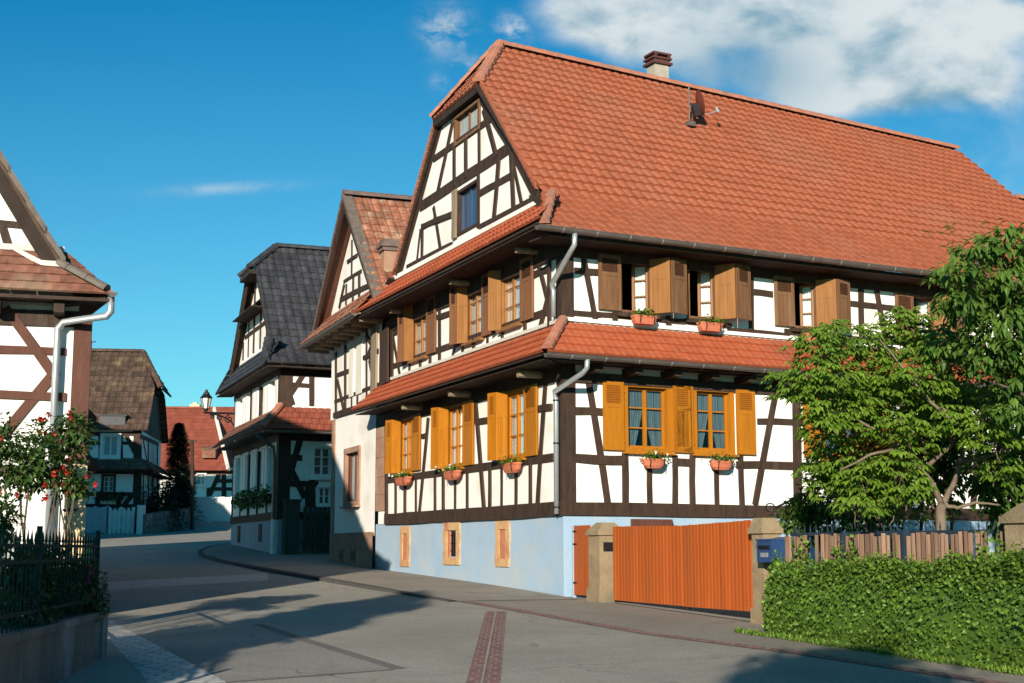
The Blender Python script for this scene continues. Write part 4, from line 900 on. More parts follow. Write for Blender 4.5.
# small pents on the street gable
for zb_, zt_, u0, u1 in ((7.5, 8.45, -.6, CW+.6), (9.95, 10.35, 2.5, CW-2.5)):
    q, Tq = prof_fn([(.62 if zb_ < 9 else .4, zb_), (.02, zt_)]); mb = MB(); tiles(mb, lambda s, v: CF.pt(s, q(v)[1], q(v)[0]), vrows(Tq, .3), lambda v: u0+v*.4, lambda v: u1-v*.4, .26, .03, .03, 3); mb.build('pent_roof', M['tile_dark'] if zb_ < 9 else M['tile_brown'], hc_)
    mb = MB(); mb.prism([CF.pt(u0, zb_-.05, .6), CF.pt(u1, zb_-.05, .6), CF.pt(u1, zb_-.02, 0), CF.pt(u0, zb_-.02, 0)], (0, 0, -.04)); mb.build('soffit', M['soffit'], hc_)
mb = MB(); mb.prism([CS.pt(-.5, 7.46, .65), CS.pt(12, 7.46, .65), CS.pt(12, 7.5, 0), CS.pt(-.5, 7.5, 0)], (0, 0, -.04)); mb.build('soffit', M['soffit'], hc_)
# red lean-to
for f, L, in ((CS, 12.), (CF, CW)):
    q, Tq = prof_fn([(.75, 5.42), (.02, 6.2)]); mb = MB(); tiles(mb, lambda s, v: f.pt(s, q(v)[1], q(v)[0]), vrows(Tq, .27), lambda v: -.75*(1-v), lambda v: L, .24, .02, .03, 4); mb.build('skirt_roof', M['tile_mossy'] if f is CF else M['tile_red'], hc_)
    mb = MB(); mb.prism([f.pt(-.6, 5.36, .68), f.pt(L, 5.36, .68), f.pt(L, 5.40, 0), f.pt(0, 5.40, 0)], (0, 0, -.04)); mb.build('soffit', M['soffit'], hc_)
gutter(hc_, CS.pt(-.7, 5.36, .8), CS.pt(6, 5.38, .8), .07, hooks=False)
mb = MB(); ridge_caps(mb, CS.pt(-.75, 5.47, .75), CS.pt(0, 6.27, .03), .13, .4); mb.build('hip_ridge', M['ridge'], hc_)
pc_ = CF.uz(268, 530, .3)[0]
mb = MB(); mb.tube([CF.pt(pc_, 5.3, .75), CF.pt(pc_, 4.9, .2), CF.pt(pc_, 4.5, .14), CF.pt(pc_, 2.6, .14)], .06, 8); mb.build('downpipe', M['zinc_dark'], hc_)
mb = MB(); mb.tube([CF.pt(pc_, 2.6, .14), CF.pt(pc_, 1.3, .14)], .075, 8); mb.build('pipe_boot', M['white_paint'], hc_)
# window boxes of the dark roofed house
for k in range(3):
    u = .9+k*1.98; t = thing('window_box', CF.pt(u+.4, 3.2, .2), 'window box full of leafy plants on the dark roofed house, %s from its corner' % ('nearest', 'middle one', 'farthest')[k], 'window box', 'window boxes on the dark roofed house')
    mb = MB(); mb.obox(CF.pt(0, 0), CF.E, CF.N, Z, u-.1, u+.95, .08, .32, 3.2, 3.4); mb.build('planter', M['timber'], t)
    lb = MB()
    for q in range(160): dd = rvec(); leaf(lb, CF.pt(rnd.uniform(u-.2, u+1.05), rnd.uniform(3.1, 3.65), rnd.uniform(.05, .5)), dd, .16, .7, .3, rnd.random())
    lb.build('foliage', M['leaf_dark'], t)
# dark courtyard gate between the two houses
ga = Face(CS.pt(.55, 0), 69, 1); y0 = CS.pt(.5, 0)
t = thing('courtyard_gate', CS.pt(1.5, gz(45), .3), 'dark slatted wooden courtyard gate beside the dark roofed house', 'gate')
mb = MB(); 
for k in range(20): mb.obox(CS.pt(0, 0), CS.E, CS.N, Z, .75+k*.16, .75+k*.16+.13, .30, .34, 1.6, 3.0+rnd.uniform(-.02, .02), rnd.random())
mb.build('gate_leaf', M['darkgate'], t)
mb = MB(); mb.obox(CS.pt(0, 0), CS.E, CS.N, Z, .7, 4.0, .345, .39, 1.8, 1.92); mb.obox(CS.pt(0, 0), CS.E, CS.N, Z, .7, 4.0, .345, .39, 2.7, 2.82); mb.build('gate_rail', M['darkgate'], t)
t = thing('gate_post', CS.pt(.3, gz(45), .35), 'dark gate post at the corner of the dark roofed house', 'post')
mb = MB(); mb.obox(CS.pt(0, 0), CS.E, CS.N, Z, .12, .6, .12, .5, 1.3, 3.15); mb.prism([CS.pt(.08, 3.15, .08), CS.pt(.64, 3.15, .08), CS.pt(.64, 3.15, .54), CS.pt(.08, 3.15, .54)], (0, 0, .08)); mb.build('post', M['darkgate'], t)
# ------------------------------------------------------------------ STREET LAMP on a wall bracket
LU = 8.3; lz = CF.uz(209, 408, 1.05)[1]; LP = CF.pt(LU, lz, 1.12)
t = thing('street_lamp', LP, 'black wall bracket street lantern with milky panes at the dark roofed house', 'street lamp')
mb = MB(); wz_ = lz-.15
mb.tube([CF.pt(LU, wz_, 0), CF.pt(LU, wz_, 1.2)], .04, 8); mb.tube([CF.pt(LU, wz_-.6, .02)]+[CF.pt(LU, wz_-.6+.55*math.sin(k*.262), .02+.95*(1-math.cos(k*.262))) for k in range(1, 7)], .032, 6)
for c0, rr in ((.25, .16), (.6, .11), (.85, .08)): mb.tube([CF.pt(LU, wz_-.06-rr+rr*math.cos(k*.6)*(1-k*.05), c0+rr*math.sin(k*.6)*(1-k*.05)) for k in range(14)], .026, 5)
mb.build('bracket', M['iron_black'], t)
K = .74; sk = lambda pr: [(a*K, b*K) for a, b in pr]
mb = MB(); mb.lathe(LP+Z*0, sk([(.0, -.15), (.10, -.12), (.12, -.05), (.17, .0)]), 6); mb.lathe(LP, sk([(.28, .52), (.32, .56), (.16, .74), (.16, .80), (.08, .86), (.08, .92), (.0, 1.0)]), 6)
for k in range(6): a = k*math.pi/3; mb.tube([LP+Vector((.17*K*math.cos(a), .17*K*math.sin(a), 0)), LP+Vector((.28*K*math.cos(a), .28*K*math.sin(a), .54*K))], .016, 5)
mb.build('lantern_frame', M['iron_black'], t)
mb = MB(); mb.lathe(LP, sk([(.155, .01), (.265, .53)]), 6); mb.build('lantern_glass', M['lampglass'], t)
# ------------------------------------------------------------------ FAR HOUSES
PD = at_d(138, 533, 72.); DF = Face(PD, 83, 1); DS = Face(PD, -7, 1)
hd = thing('brown_roofed_house', PD, 'far small half timbered house with steep brown tiled roof at the end of the street', 'house')
zg = PD[2]; zk = lambda y: at_d(138, y, 72)[2]; d_holes = [DF.rect(103, 436, 118, 456), DF.rect(103, 476, 114, 492)]
wall(hd, 'wall', DF, [(-7.5, zg-1), (0, zg-1), (0, zk(430)), (-7.5, zk(430))], d_holes, M['plaster']); wall(hd, 'wall', DS, [(0, zg-1), (8, zg-1), (8, zk(430)), (0, zk(430))], [], M['plaster'])
beams(hd, DF, [('r', 80, 507, 138, 507, .3), ('r', 80, 434, 139, 434, .22), ('r', 84, 443, 101, 443, .16), ('r', 120, 443, 139, 443, .16), ('p', 87, 434, 87, 458, .22), ('p', 100, 434, 100, 458, .16), ('p', 121, 434, 121, 458, .2), ('b', 126, 434, 136, 455, .2), ('p', 137.6, 430, 137.6, 533, .4), ('b', 137, 488, 123, 507, .25), ('b', 127, 478, 137, 492, .2), ('r', 127, 481, 138, 481, .16), ('r', 82, 494, 137, 494, .2), ('p', 97.5, 494, 97.5, 507, .25), ('p', 118.5, 494, 118.5, 507, .25), ('r', 83, 472, 138, 472, .2), ('p', 84, 494, 84, 533, .25)])
beams(hd, DS, [('r', 139, 436, 158, 444, .2), ('r', 139, 473, 158, 474, .2), ('p', 148, 440, 148, 512, .25), ('p', 157, 442, 157, 512, .25), ('r', 139, 508, 158, 507, .25), ('p', 143, 474, 143, 506, .2), ('p', 152.5, 474, 152.5, 506, .2), ('b', 143, 440, 147, 462, .18)])
rw = DF.rect(103, 436, 118, 456); w = window(hd, DF, rw, M['white_paint'], .15, 1, .05, None, pane='greypane', sash_m=M['white_paint'])
rw = DF.rect(103, 476, 114, 492); w = window(hd, DF, rw, M['timber'], .08, 3, .04, None, pane='darkpane', sash_m=M['white_paint'])
for a, b in ((rw[0]-.95, rw[0]-.12), (rw[1]+.12, rw[1]+.95)): mb = MB(); mb.obox(DF.pt(0, 0), DF.E, DF.N, Z, a, b, .02, .07, rw[2], rw[3]+.1); mb.build('shutter', M['white_paint'], w)
t = thing('window_box', DF.pt(-1.7, zk(499), .2), 'dark planted window box on the far house with the brown roof', 'window box'); mb = MB(); mb.obox(DF.pt(0, 0), DF.E, DF.N, Z, rw[0]-.3, rw[1]+.5, .05, .35, zk(500), zk(496)); mb.build('planter', M['timber'], t)
lb = MB()
for q in range(120): leaf(lb, DF.pt(rnd.uniform(rw[0]-.35, rw[1]+.55), rnd.uniform(zk(500), zk(493)), rnd.uniform(.05, .5)), rvec(), .2, .7, .3, rnd.random())
lb.build('foliage', M['leaf_rose'], t)
qd, Td = prof_fn([(.5, zk(431)), (-4.0, DF.uz(110, 352, -4.)[1])])
def PDf(s, v): o, z = qd(v); return DF.pt(s, z, o)
mb = MB(); vh2 = .52
tiles(mb, PDf, vrows(Td, .42), lambda v: -7.6, lambda v: .35 if v < vh2 else .35-(v-vh2)/(1-vh2)*1.0, .34, .05, .045, 4, lay=0); mb.build('roof', M['tile_brown'], hd)
DBk = lambda s, v: DF.pt(s, qd(v)[1], -8.0-qd(v)[0])
mb = MB(); tiles(mb, DBk, vrows(Td, .42), lambda v: -7.6, lambda v: .35 if v < vh2 else .35-(v-vh2)/(1-vh2)*1.0, .34, .05, .045, 2, lay=0); mb.build('roof', M['tile_brown'], hd)
a0, a1, ap = PDf(.35, vh2)+DF.E*.3, DBk(.35, vh2)+DF.E*.3, PDf(-.65, 1.)
mb = MB(); lc2 = (a1-a0).length; tiles(mb, lambda s, v: a0.lerp(a1, s/lc2).lerp(ap, v), vrows(2.8, .42), lambda v: 0, lambda v: lc2, .34, .05, .04, 3, lay=0); mb.build('half_hip', M['tile_brown'], hd)
mb = MB(); mb.face([DF.pt(0, zk(431), 0), DF.pt(0, zk(431), -8), DBk(0, vh2), PDf(0, vh2)]); mb.build('gable_wall', M['timber'], hd)
mb = MB(); ridge_caps(mb, PDf(-7.6, 1.)+Z*.06, ap+Z*.06, .16, .45); ridge_caps(mb, a0+Z*.06, ap+Z*.06, .16, .45); mb.build('ridge', M['tile_brown'], hd)
for f, s0, L0 in ((DF, -7.5, .7), (DS, -.7, 8.)):
    q, Tq = prof_fn([(.7, zk(470)), (.02, zk(458.5))]); mb = MB(); tiles(mb, lambda s, v: f.pt(s, q(v)[1], q(v)[0]), vrows(Tq, .3), lambda v: s0+(v*.7 if f is DS else 0), lambda v: L0-(v*.7 if f is DF else 0), .34, .03, .03, 3); mb.build('skirt_roof', M['tile_mossy'], hd)
    mb = MB(); mb.prism([f.pt(s0, zk(471), .66), f.pt(L0, zk(471), .66), f.pt(L0, zk(471), 0), f.pt(s0, zk(471), 0)], (0, 0, -.06)); mb.build('soffit', M['soffit'], hd)
# antenna on that roof
pa = PDf(-3.3, 1.); pa = at_d(91, 354, 76)
t = thing('roof_antenna', pa, 'thin metal roof antenna on the ridge of the brown roofed house', 'antenna'); mb = MB(); mb.tube([pa-Z*.6, pa+Z*.75], .035, 5); mb.tube([pa+Z*.55-Vector((.4, 0, 0)), pa+Z*.7+Vector((.25, 0, 0))], .025, 5); mb.tube([pa+Z*.15-Vector((.3, 0, 0)), pa+Z*.15+Vector((.25, 0, 0))], .025, 5); mb.build('mast', M['iron_black'], t)
# dormer hatch
hp = PDf(DF.uz(113, 425, 0)[0], .07); mb = MB(); mb.obox(hp, DF.E, DF.N, Z, -.65, .65, -.9, .12, -.05, .42); mb.prism([hp-DF.E*.75+DF.N*.2+Z*.42, hp+DF.E*.75+DF.N*.2+Z*.42, hp+DF.E*.6-DF.N*1.0+Z*.62, hp-DF.E*.6-DF.N*1.0+Z*.62], (0, 0, .05)); mb.build('roof_hatch', M['tile_dark'], hd)
# F: red roofed house behind
FP = at_d(232, 522, 96.); FF = Face(FP, 88, 1); zf = lambda y: at_d(200, y, 96)[2]
hf = thing('red_roofed_house', FP, 'far house with broad red tiled roof behind the white board fence', 'house')
wall(hf, 'wall', FF, [(-9, zf(530)), (.6, zf(530)), (.6, zf(468)), (-9, zf(468))], [FF.rect(197, 474, 205, 485)], M['plaster'])
zr = FF.uz(200, 409, -4.6)[1]; qf, Tf = prof_fn([(.6, zf(471)), (-4.6, zr)])
ul = FF.uz(150, 440)[0]; uh = FF.uz(230, 470)[0]; uh2 = FF.uz(214, 412, -4.6)[0]
mb = MB(); tiles(mb, lambda s, v: FF.pt(s, qf(v)[1], qf(v)[0]), vrows(Tf, .42), lambda v: ul-2, lambda v: uh+(uh2-uh)*v, .34, .035, .04, 3); mb.build('roof', M['tile_red'], hf)
a0, a1, ap, aq = FF.pt(uh, zf(471), .6), FF.pt(uh, zf(471), -9.8), FF.pt(uh2, zr, -4.6), FF.pt(ul-2, zr, -4.6)
mb = MB(); mb.face([a1, FF.pt(ul-2, zf(471), -9.8), aq, ap]); mb.face([a0, a1, ap]); mb.build('roof_back', M['tile_red'], hf)
mb = MB(); mb.tube([a0+Z*.06, ap+Z*.06], .14, 6); mb.build('hip_mortar', M['mortar'], hf)
mb = MB(); ridge_caps(mb, aq+Z*.05, ap+Z*.05, .16, .5); mb.build('ridge', M['tile_red'], hf)
rr = FF.uz(194.5, 407, -4.6); mb = MB(); mb.obox(FF.pt(rr[0], 0, -4.9), FF.E, FF.N, Z, -.35, .35, -.3, .3, zr-.3, zr+.35); mb.obox(FF.pt(rr[0], 0, -4.9), FF.E, FF.N, Z, -.15, .15, -.15, .15, zr+.35, zr+.5); mb.build('chimney', M['cream_wall'], hf)
beams(hf, FF, [('r', 185, 473, 236, 472, .3), ('b', 219, 474, 209, 497, .3), ('p', 224, 473, 224, 500, .3), ('r', 209, 489, 232, 489, .25), ('r', 216, 481, 232, 481, .25), ('p', 208.5, 488, 208.5, 500, .25)])
rw = FF.rect(197, 474, 205, 485); window(hf, FF, rw, M['white_paint'], .1, 2, .05, None, pane='greypane', sash_m=M['white_paint'])
hp = FF.pt(FF.uz(209, 455)[0], zf(458), -.4); mb = MB(); mb.obox(hp, FF.E, FF.N, Z, -.45, .45, -.5, .5, 0, .55); mb.prism([hp-FF.E*.55+FF.N*.6+Z*.55, hp+FF.E*.55+FF.N*.6+Z*.55, hp+FF.E*.55-FF.N*.8+Z*.85, hp-FF.E*.55-FF.N*.8+Z*.85], (0, 0, .06)); mb.build('roof_hatch', M['tile_mossy'], hf)
# second far house to the right of F (orange roof, half hidden by the lamp bracket)
F2 = at_d(238, 520, 105.); ff2 = Face(F2, 88, 1); z2 = lambda y: at_d(230, y, 105)[2]
h2 = thing('orange_roofed_house', F2, 'farthest house with orange roof and timbered wall seen past the lamp bracket', 'house')
wall(h2, 'wall', ff2, [(-5, z2(530)), (3, z2(530)), (3, z2(468)), (-5, z2(468))], [], M['plaster'])
mb = MB(); q, Tq = prof_fn([(.6, z2(470)), (-4.5, ff2.uz(230, 407, -4.5)[1])]); tiles(mb, lambda s, v: ff2.pt(s, q(v)[1], q(v)[0]), vrows(Tq, .42), lambda v: -5., lambda v: 4., .34, .035, .04, 3); mb.build('roof', M['tile_red'], h2)
mb = MB(); mb.face([ff2.pt(-5, q(1)[1], -4.5), ff2.pt(4, q(1)[1], -4.5), ff2.pt(4, z2(470), -9.6), ff2.pt(-5, z2(470), -9.6)]); mb.build('roof_back', M['tile_red'], h2)
beams(h2, ff2, [('r', 226, 474, 238, 474, .3), ('r', 226, 493, 238, 493, .3), ('p', 230, 474, 230, 500, .25), ('b', 236, 476, 232, 492, .25)])
# white board fence and gate at the street's end
def board_fence(name, x0, x1, ytop, yb, d, label, m, cat='fence', bw=.16):
    a, b = at_d(x0, yb, d), at_d(x1, yb, d); ht = at_d(x0, ytop, d)[2]-a[2]; t = thing(name, a, label, cat); L = (b-a).length; e = (b-a)/L; nn = Vector((e.y, -e.x, 0)).normalized(); mb = MB(); x = 0
    while x < L-.02: w_ = min(bw, L-x); g_ = .05 if 'picket' in name else .006; mb.obox(a, e, nn, Z, x+g_, x+w_-g_, -.015, .015, 0, ht+rnd.uniform(-.02, .02), rnd.random()); x += bw
    mb.build('boards', m, t); mb = MB(); mb.obox(a, e, nn, Z, 0, L, -.06, -.016, .25, .37); mb.obox(a, e, nn, Z, 0, L, -.06, -.016, ht-.4, ht-.28); mb.build('fence_rail', m, t)
    mb = MB()
    for x in (0, L*.5, L): mb.obox(a, e, nn, Z, x-.06, x+.06, -.16, -.061, -.3, ht+.05)
    mb.build('post', m, t); return t
board_fence('board_fence', 187, 231, 497, 521, 80, 'white vertical board fence in front of the red roofed house', M['white_paint'], bw=.3)
board_fence('picket_gate', 107.5, 132, 508, 534, 69.5, 'white slatted garden gate before the brown roofed house', M['white_paint'], 'gate', .22)
board_fence('board_fence', 81, 106, 507, 532, 69.5, 'pale blue board panel left of the slatted garden gate', M['grey_wood'], 'fence', .5)
board_fence('white_post', 137, 142.5, 506, 534, 69.0, 'white board post right of the slatted garden gate', M['white_paint'], 'post', .4)
# low stone wall and planting right of the gate
a, b = at_d(144, 534, 69), at_d(188, 526, 76)
t = thing('stone_wall', a, 'low rubble wall under the dark shrubs at the street end', 'wall'); mb = MB(); e = (b-a); e.z = 0; L = e.length; e /= L; nn = Vector((e.y, -e.x, 0))
x = 0
while x < L:
    w_ = rnd.uniform(.5, 1.); zz = 0
    for k in range(3): mb.obox(a+Z*(x/L*(b.z-a.z)), e, nn, Z, x, x+w_-.03, -.3, rnd.uniform(0, .06), -.3 if k == 0 else k*.33, k*.33+.31, rnd.random())
    x += w_
mb.build('stones', M['oldwall'], t)
def shrub(name, c, r, n, lsize, m, label, cat='shrub', group=None, trunk=True, shell=.55):
    t = thing(name, Vector((c[0], c[1], gz(c[1]))), label, cat, group); c = Vector(c); lb = MB()
    lumps = [(c+Vector((rnd.uniform(-.5, .5)*r[0], rnd.uniform(-.5, .5)*r[1], rnd.uniform(-.5, .6)*r[2])), rnd.uniform(.4, .65)) for _ in range(11)]
    for k in range(n):
        lc_, s_ = rnd.choice(lumps); dd = rvec(); q = rnd.uniform(shell, 1.05); p = lc_+Vector((dd.x*r[0]*s_*q, dd.y*r[1]*s_*q, dd.z*r[2]*s_*q))
        if p.z < gz(p.y)+.05: continue
        d2 = (dd+rvec()*.8+Vector((0, 0, -.2))).normalized(); leaf(lb, p, d2, lsize*rnd.uniform(.7, 1.3), .6, .3, rnd.random())
    lb.build('foliage', m, t)
    if trunk:
        mb = MB()
        for k in range(5): limb(mb, Vector((c.x+rnd.uniform(-.1, .1), c.y, gz(c.y)-.05)), c+Vector((rnd.uniform(-.5, .5)*r[0], rnd.uniform(-.5, .5)*r[1], rnd.uniform(0, .4)*r[2])), .03*max(r)/1.2, .01, .06)
        mb.build('branches', M['bark_dark'], t)
    return t
p = at_d(158, 512, 73.5); shrub('shrub', (p.x, p.y, p.z), (1.5, 1.2, 1.3), 2600, .2, M['needle'], 'dark rounded shrub above the low rubble wall, left of the conifer')
p = at_d(192, 495, 79); shrub('shrub', (p.x-.5, p.y-1, p.z-.3), (.9, .9, 1.8), 1800, .2, M['needle'], 'dark shrub between the conifer and the white board fence')
# conifer
cpn = at_d(176, 520, 77); t = thing('conifer', (cpn.x, cpn.y, gz(77)), 'dark narrow conifer left of the telegraph pole', 'conifer'); lb = MB(); Hc = at_d(177, 428, 77)[2]-gz(77)
for k in range(7500):
    s = rnd.random()**.9; hh = s*Hc; a = rnd.uniform(0, 6.283); rr = (1.35*(1-s)**.75+.10)*(.85+.2*math.sin(hh*3.1+a*2)); q = rnd.uniform(.3, 1)
    p = Vector((cpn.x+math.cos(a)*rr*q, cpn.y+math.sin(a)*rr*q, gz(77)+.2+hh)); leaf(lb, p, Vector((math.cos(a), math.sin(a), rnd.uniform(-.3, .7))), .24, .5, .2, rnd.random())
lb.build('foliage', M['needle'], t); mb = MB(); mb.tube([Vector((cpn.x, cpn.y, gz(77)-.2)), Vector((cpn.x, cpn.y, gz(77)+Hc*.9))], [.16, .03], 7); mb.build('trunk', M['bark_dark'], t)
a = at_d(192.3, 527, 74); t = thing('telegraph_pole', (a.x, a.y, gz(74)), 'thin dark wooden pole standing before the white board fence', 'pole'); mb = MB(); top = at_d(192.3, 440, 74); mb.tube([Vector((a.x, a.y, gz(74)-.2)), top], [.11, .085], 8); mb.obox(top, Vector((1, 0, 0)), Vector((0, 1, 0)), Z, -.22, .22, -.05, .05, -.1, -.02); mb.build('pole', M['timber'], t)
# ------------------------------------------------------------------ LEFT HOUSE
PA = at_d(67.5, 560, 21.); AF = Face(PA, 74, 1); AS = Face(PA, -27, 1)
ha = thing('left_house', (PA[0], PA[1], gz(21)), 'white house with red brown timbers and mossy roof at the left edge', 'house')
za = lambda y, x=60: AF.uz(x, y)[1]
wall(ha, 'wall', AF, [(-8, 0), (0, 0), (0, 5.35), (-8, 5.35)], [], M['plaster']); wall(ha, 'wall', AS, [(0, 0), (9, 0), (9, 5.35), (0, 5.35)], [], M['timber_red'])
mb = MB(); mb.obox(AF.pt(0, 0), AF.E, AF.N, Z, -.06, .20, -.30, .04, .6, 5.2); mb.build('corner_post', M['timber_red'], ha)
beams(ha, AF, [('r', -40, 349, 66, 352, .12), ('r', -40, 393, 66, 397.5, .13), ('b', 5, 308, 54, 376, .14), ('b', 56, 371, 2, 437, .15), ('r', -30, 470, 66, 472, .15)], M['timber_red'])
beam(ha, 'wall_plate', AF, (-8, 5.1), (.05, 5.1), .24, M['timber'], uzc=True)
# pent roof of its gable end
q, Tq = prof_fn([(.55, za(293)+.0), (.02, za(252))])
zl = AF.uz(60, 292, .55)[1]; zh = AF.uz(30, 250, .02)[1]; q, Tq = prof_fn([(.6, zl), (.02, zh)])
mb = MB(); tiles(mb, lambda s, v: AF.pt(s, q(v)[1], q(v)[0]), vrows(Tq, .17), lambda v: -8., lambda v: .52-v*.75, .19, .008, .025, 2); mb.build('pent_roof', M['tile_mossy'], ha)
mb = MB(); mb.prism([AF.pt(-8, zl-.06, .55), AF.pt(.5, zl-.06, .55), AF.pt(.1, zl-.02, -.2), AF.pt(-8, zl-.02, -.2)], (0, 0, -.05)); mb.build('soffit', M['timber'], ha)
for k in range(6): mb = MB(); uu = -.35-k*.9; mb.prism([AF.pt(uu, zl-.30, 0), AF.pt(uu, zl-.28, .42), AF.pt(uu, zl-.115, .42), AF.pt(uu, zl-.115, 0)], AF.E*.15); mb.build('joist_end', M['timber'], ha)
mb = MB(); mb.prism([AF.pt(-8, zh-.02, 0), AF.pt(-.25, zh-.02, 0), AF.pt(-.25, zh+.07, 0), AF.pt(-8, zh+.07, 0)], AF.N*.07); mb.build('mortar_band', M['mortar'], ha)
# upper gable and its rake
va = AF.uz(0, 158, .3); vb_ = AF.uz(62, 262, .3); vc = AF.uz(108, 292, .3)
sl = (va[1]-vb_[1])/(vb_[0]-va[0]); top = (vb_[0]-3.9, vb_[1]+3.9*sl)
wall(ha, 'gable_wall', AF, [(-8, 5.3), (.0, 5.3), (vb_[0]-.03, vb_[1]-.08), (top[0], top[1]-.12), (-8, top[1]-.12)], [], M['plaster'])
mb = MB(); mb.prism([AF.pt(vb_[0], vb_[1]-.02, .30), AF.pt(top[0], top[1]-.02, .30), AF.pt(top[0], top[1]-.02, .3)+AS.E*12, AF.pt(vb_[0], vb_[1]-.02, .3)+AS.E*12], (0, 0, -.08)); mb.build('roof', M['tile_brown'], ha)
mb = MB(); mb.prism([AF.pt(2*top[0]-vb_[0], vb_[1]-.02, .30), AF.pt(top[0], top[1]-.02, .30), AF.pt(top[0], top[1]-.02, .3)+AS.E*12, AF.pt(2*top[0]-vb_[0], vb_[1]-.02, .3)+AS.E*12], (0, 0, -.08)); mb.build('roof', M['tile_brown'], ha)
mb = MB(); mb.prism([AF.pt(vb_[0]+.03, vb_[1]-.02, .24), AF.pt(top[0], top[1]-.02, .24), AF.pt(top[0], top[1]-.50, .24), AF.pt(vb_[0]-.15, vb_[1]+.15*sl-.46, .24)], -Vector(AF.N)*.24); mb.build('barge_board', M['soffit'], ha)
mb = MB(); n = 14
for k in range(n):
    a = Vector(AF.pt(vb_[0]+.05, vb_[1]+.02, .34)).lerp(AF.pt(top[0], top[1]+.05, .34), k/n); b = Vector(AF.pt(vb_[0]+.05, vb_[1]+.02, .34)).lerp(AF.pt(top[0], top[1]+.05, .34), (k+1.12)/n)
    mb.prism([a+Z*.05, a+Z*.05-AF.N*.3, a-Z*.09-AF.N*.3, a-Z*.09], b-a-Z*.035, rnd.random())
mb.build('verge_tiles', M['verge'], ha)
# flared foot of the side slope
mb = MB(); mb.prism([AF.pt(vb_[0]-.1, vb_[1], .3), AF.pt(vc[0], vc[1], .55), AF.pt(vc[0], vc[1], .5)+AS.E*9, AF.pt(vb_[0]-.1, vb_[1], .5)+AS.E*9], (0, 0, -.05)); mb.build('eave_tiles', M['verge'], ha)
mb = MB(); mb.prism([AF.pt(-.2, vc[1]-.16, .3), AF.pt(vc[0]-.03, vc[1]-.08, .5), AF.pt(vc[0]-.03, vc[1]-.08, .5)+AS.E*9, AF.pt(-.2, vc[1]-.16, .5)+AS.E*9], (0, 0, -.06)); mb.build('soffit', M['soffit'], ha)
mb = MB(); mb.tube([AF.pt(vb_[0]-.75, zh+.02, .08), AF.pt(vb_[0]-.3, vb_[1]-.02, .22), AF.pt(vb_[0]+.05, vb_[1]-.05, .34)], [.03, .05, .05], 6); mb.build('verge_mortar', M['mortar'], ha)
mb = MB(); ridge_caps(mb, AF.pt(vc[0]-.02, vc[1]-.02, .6), AF.pt(vb_[0]-.05, vb_[1]-.02, .3), .10, .35); mb.build('hip_ridge', M['verge'], ha)
beams(ha, AF, [('r', -30, 222, 24, 225.5, .10), ('b', 2, 226, 9.5, 250, .12), ('b', -22, 200, -8, 250, .13)], M['timber'])
gutter(ha, AF.pt(vc[0]+.07, vc[1]-.06, .62), AF.pt(vc[0]+.07, vc[1]-.06, .62)+AS.E*9, .07, M['zinc_dark'], hooks=False)
ge = AF.pt(vc[0]+.05, vc[1]-.12, .5); pa_ = AF.uz(60.5, 330, .14)
pipe(ha, [ge, ge-Z*.22, ge-Z*.28-AF.E*.05, AF.pt(pa_[0]+.04, pa_[1]+.12, .16), AF.pt(pa_[0]-.04, pa_[1]+.02, .14), AF.pt(pa_[0]-.04, pa_[1]-.2, .14), AF.pt(pa_[0]-.04, .8, .14)], .055)
# side lean-to roofs seen past the corner
hr = thing('rear_house', (-12.2, 34, gz(34)), 'dark timbered house close behind the left house, only its two narrow skirt roofs showing', 'house')
xr = at_d(78, 400, 30.)[0]; RH = Face((xr, 30), -21, 1)   # long side runs back out of sight
mb = MB(); mb.obox(RH.pt(0, 0), RH.E, RH.N, Z, 0, 9, -6, 0, 0, 6.3); mb.build('wall', M['timber'], hr)
mb = MB(); mb.prism([RH.pt(-.2, 6.2, .1), RH.pt(-.2, 9.5, -3.0), RH.pt(-.2, 6.2, -6.1)], RH.E*9.4); mb.build('roof', M['tile_brown'], hr)
for y_, y2, w_ in ((398, 417, .40), (440, 466, .52)):
    z1_, z0_ = at_d(80, y_, 30)[2], at_d(95, y2, 30)[2]; mb = MB(); mb.prism([RH.pt(-.1, z1_, 0), RH.pt(-.1, z0_, w_), RH.pt(-.1, z0_-.06, w_), RH.pt(-.1, z0_-.06, 0)], RH.E*8.5); mb.build('skirt_roof', M['tile_brown'], hr)
# cream gate pillar
pp0 = at_d(63, 530, 18.6); t = thing('cream_pillar', (pp0.x, pp0.y, gz(18.6)), 'cream rendered pillar behind the green railing, beside the drainpipe', 'pillar'); zt_ = at_d(70, 463, 18.6)[2]
mb = MB(); mb.obox(Vector((pp0.x, pp0.y, 0)), AF.E, AF.N, Z, 0, .27, -.35, 0, gz(18)-.2, zt_); mb.build('shaft', M['cream_wall'], t); mb = MB(); mb.obox(Vector((pp0.x, pp0.y, 0)), AF.E, AF.N, Z, -.03, .30, -.38, .03, zt_, zt_+.05); mb.build('cap', M['sandstone'], t)
mb = MB(); mb.tube([Vector((pp0.x+.09, pp0.y-.03, gz(18.6)+.4)), Vector((pp0.x+.09, pp0.y-.03, zt_-.35))], .012, 6); mb.tube([Vector((pp0.x+.0, pp0.y-.04, zt_-.62)), Vector((pp0.x+.2, pp0.y-.04, zt_-.62))], .018, 6); mb.build('latch_rod', M['iron_black'], t)
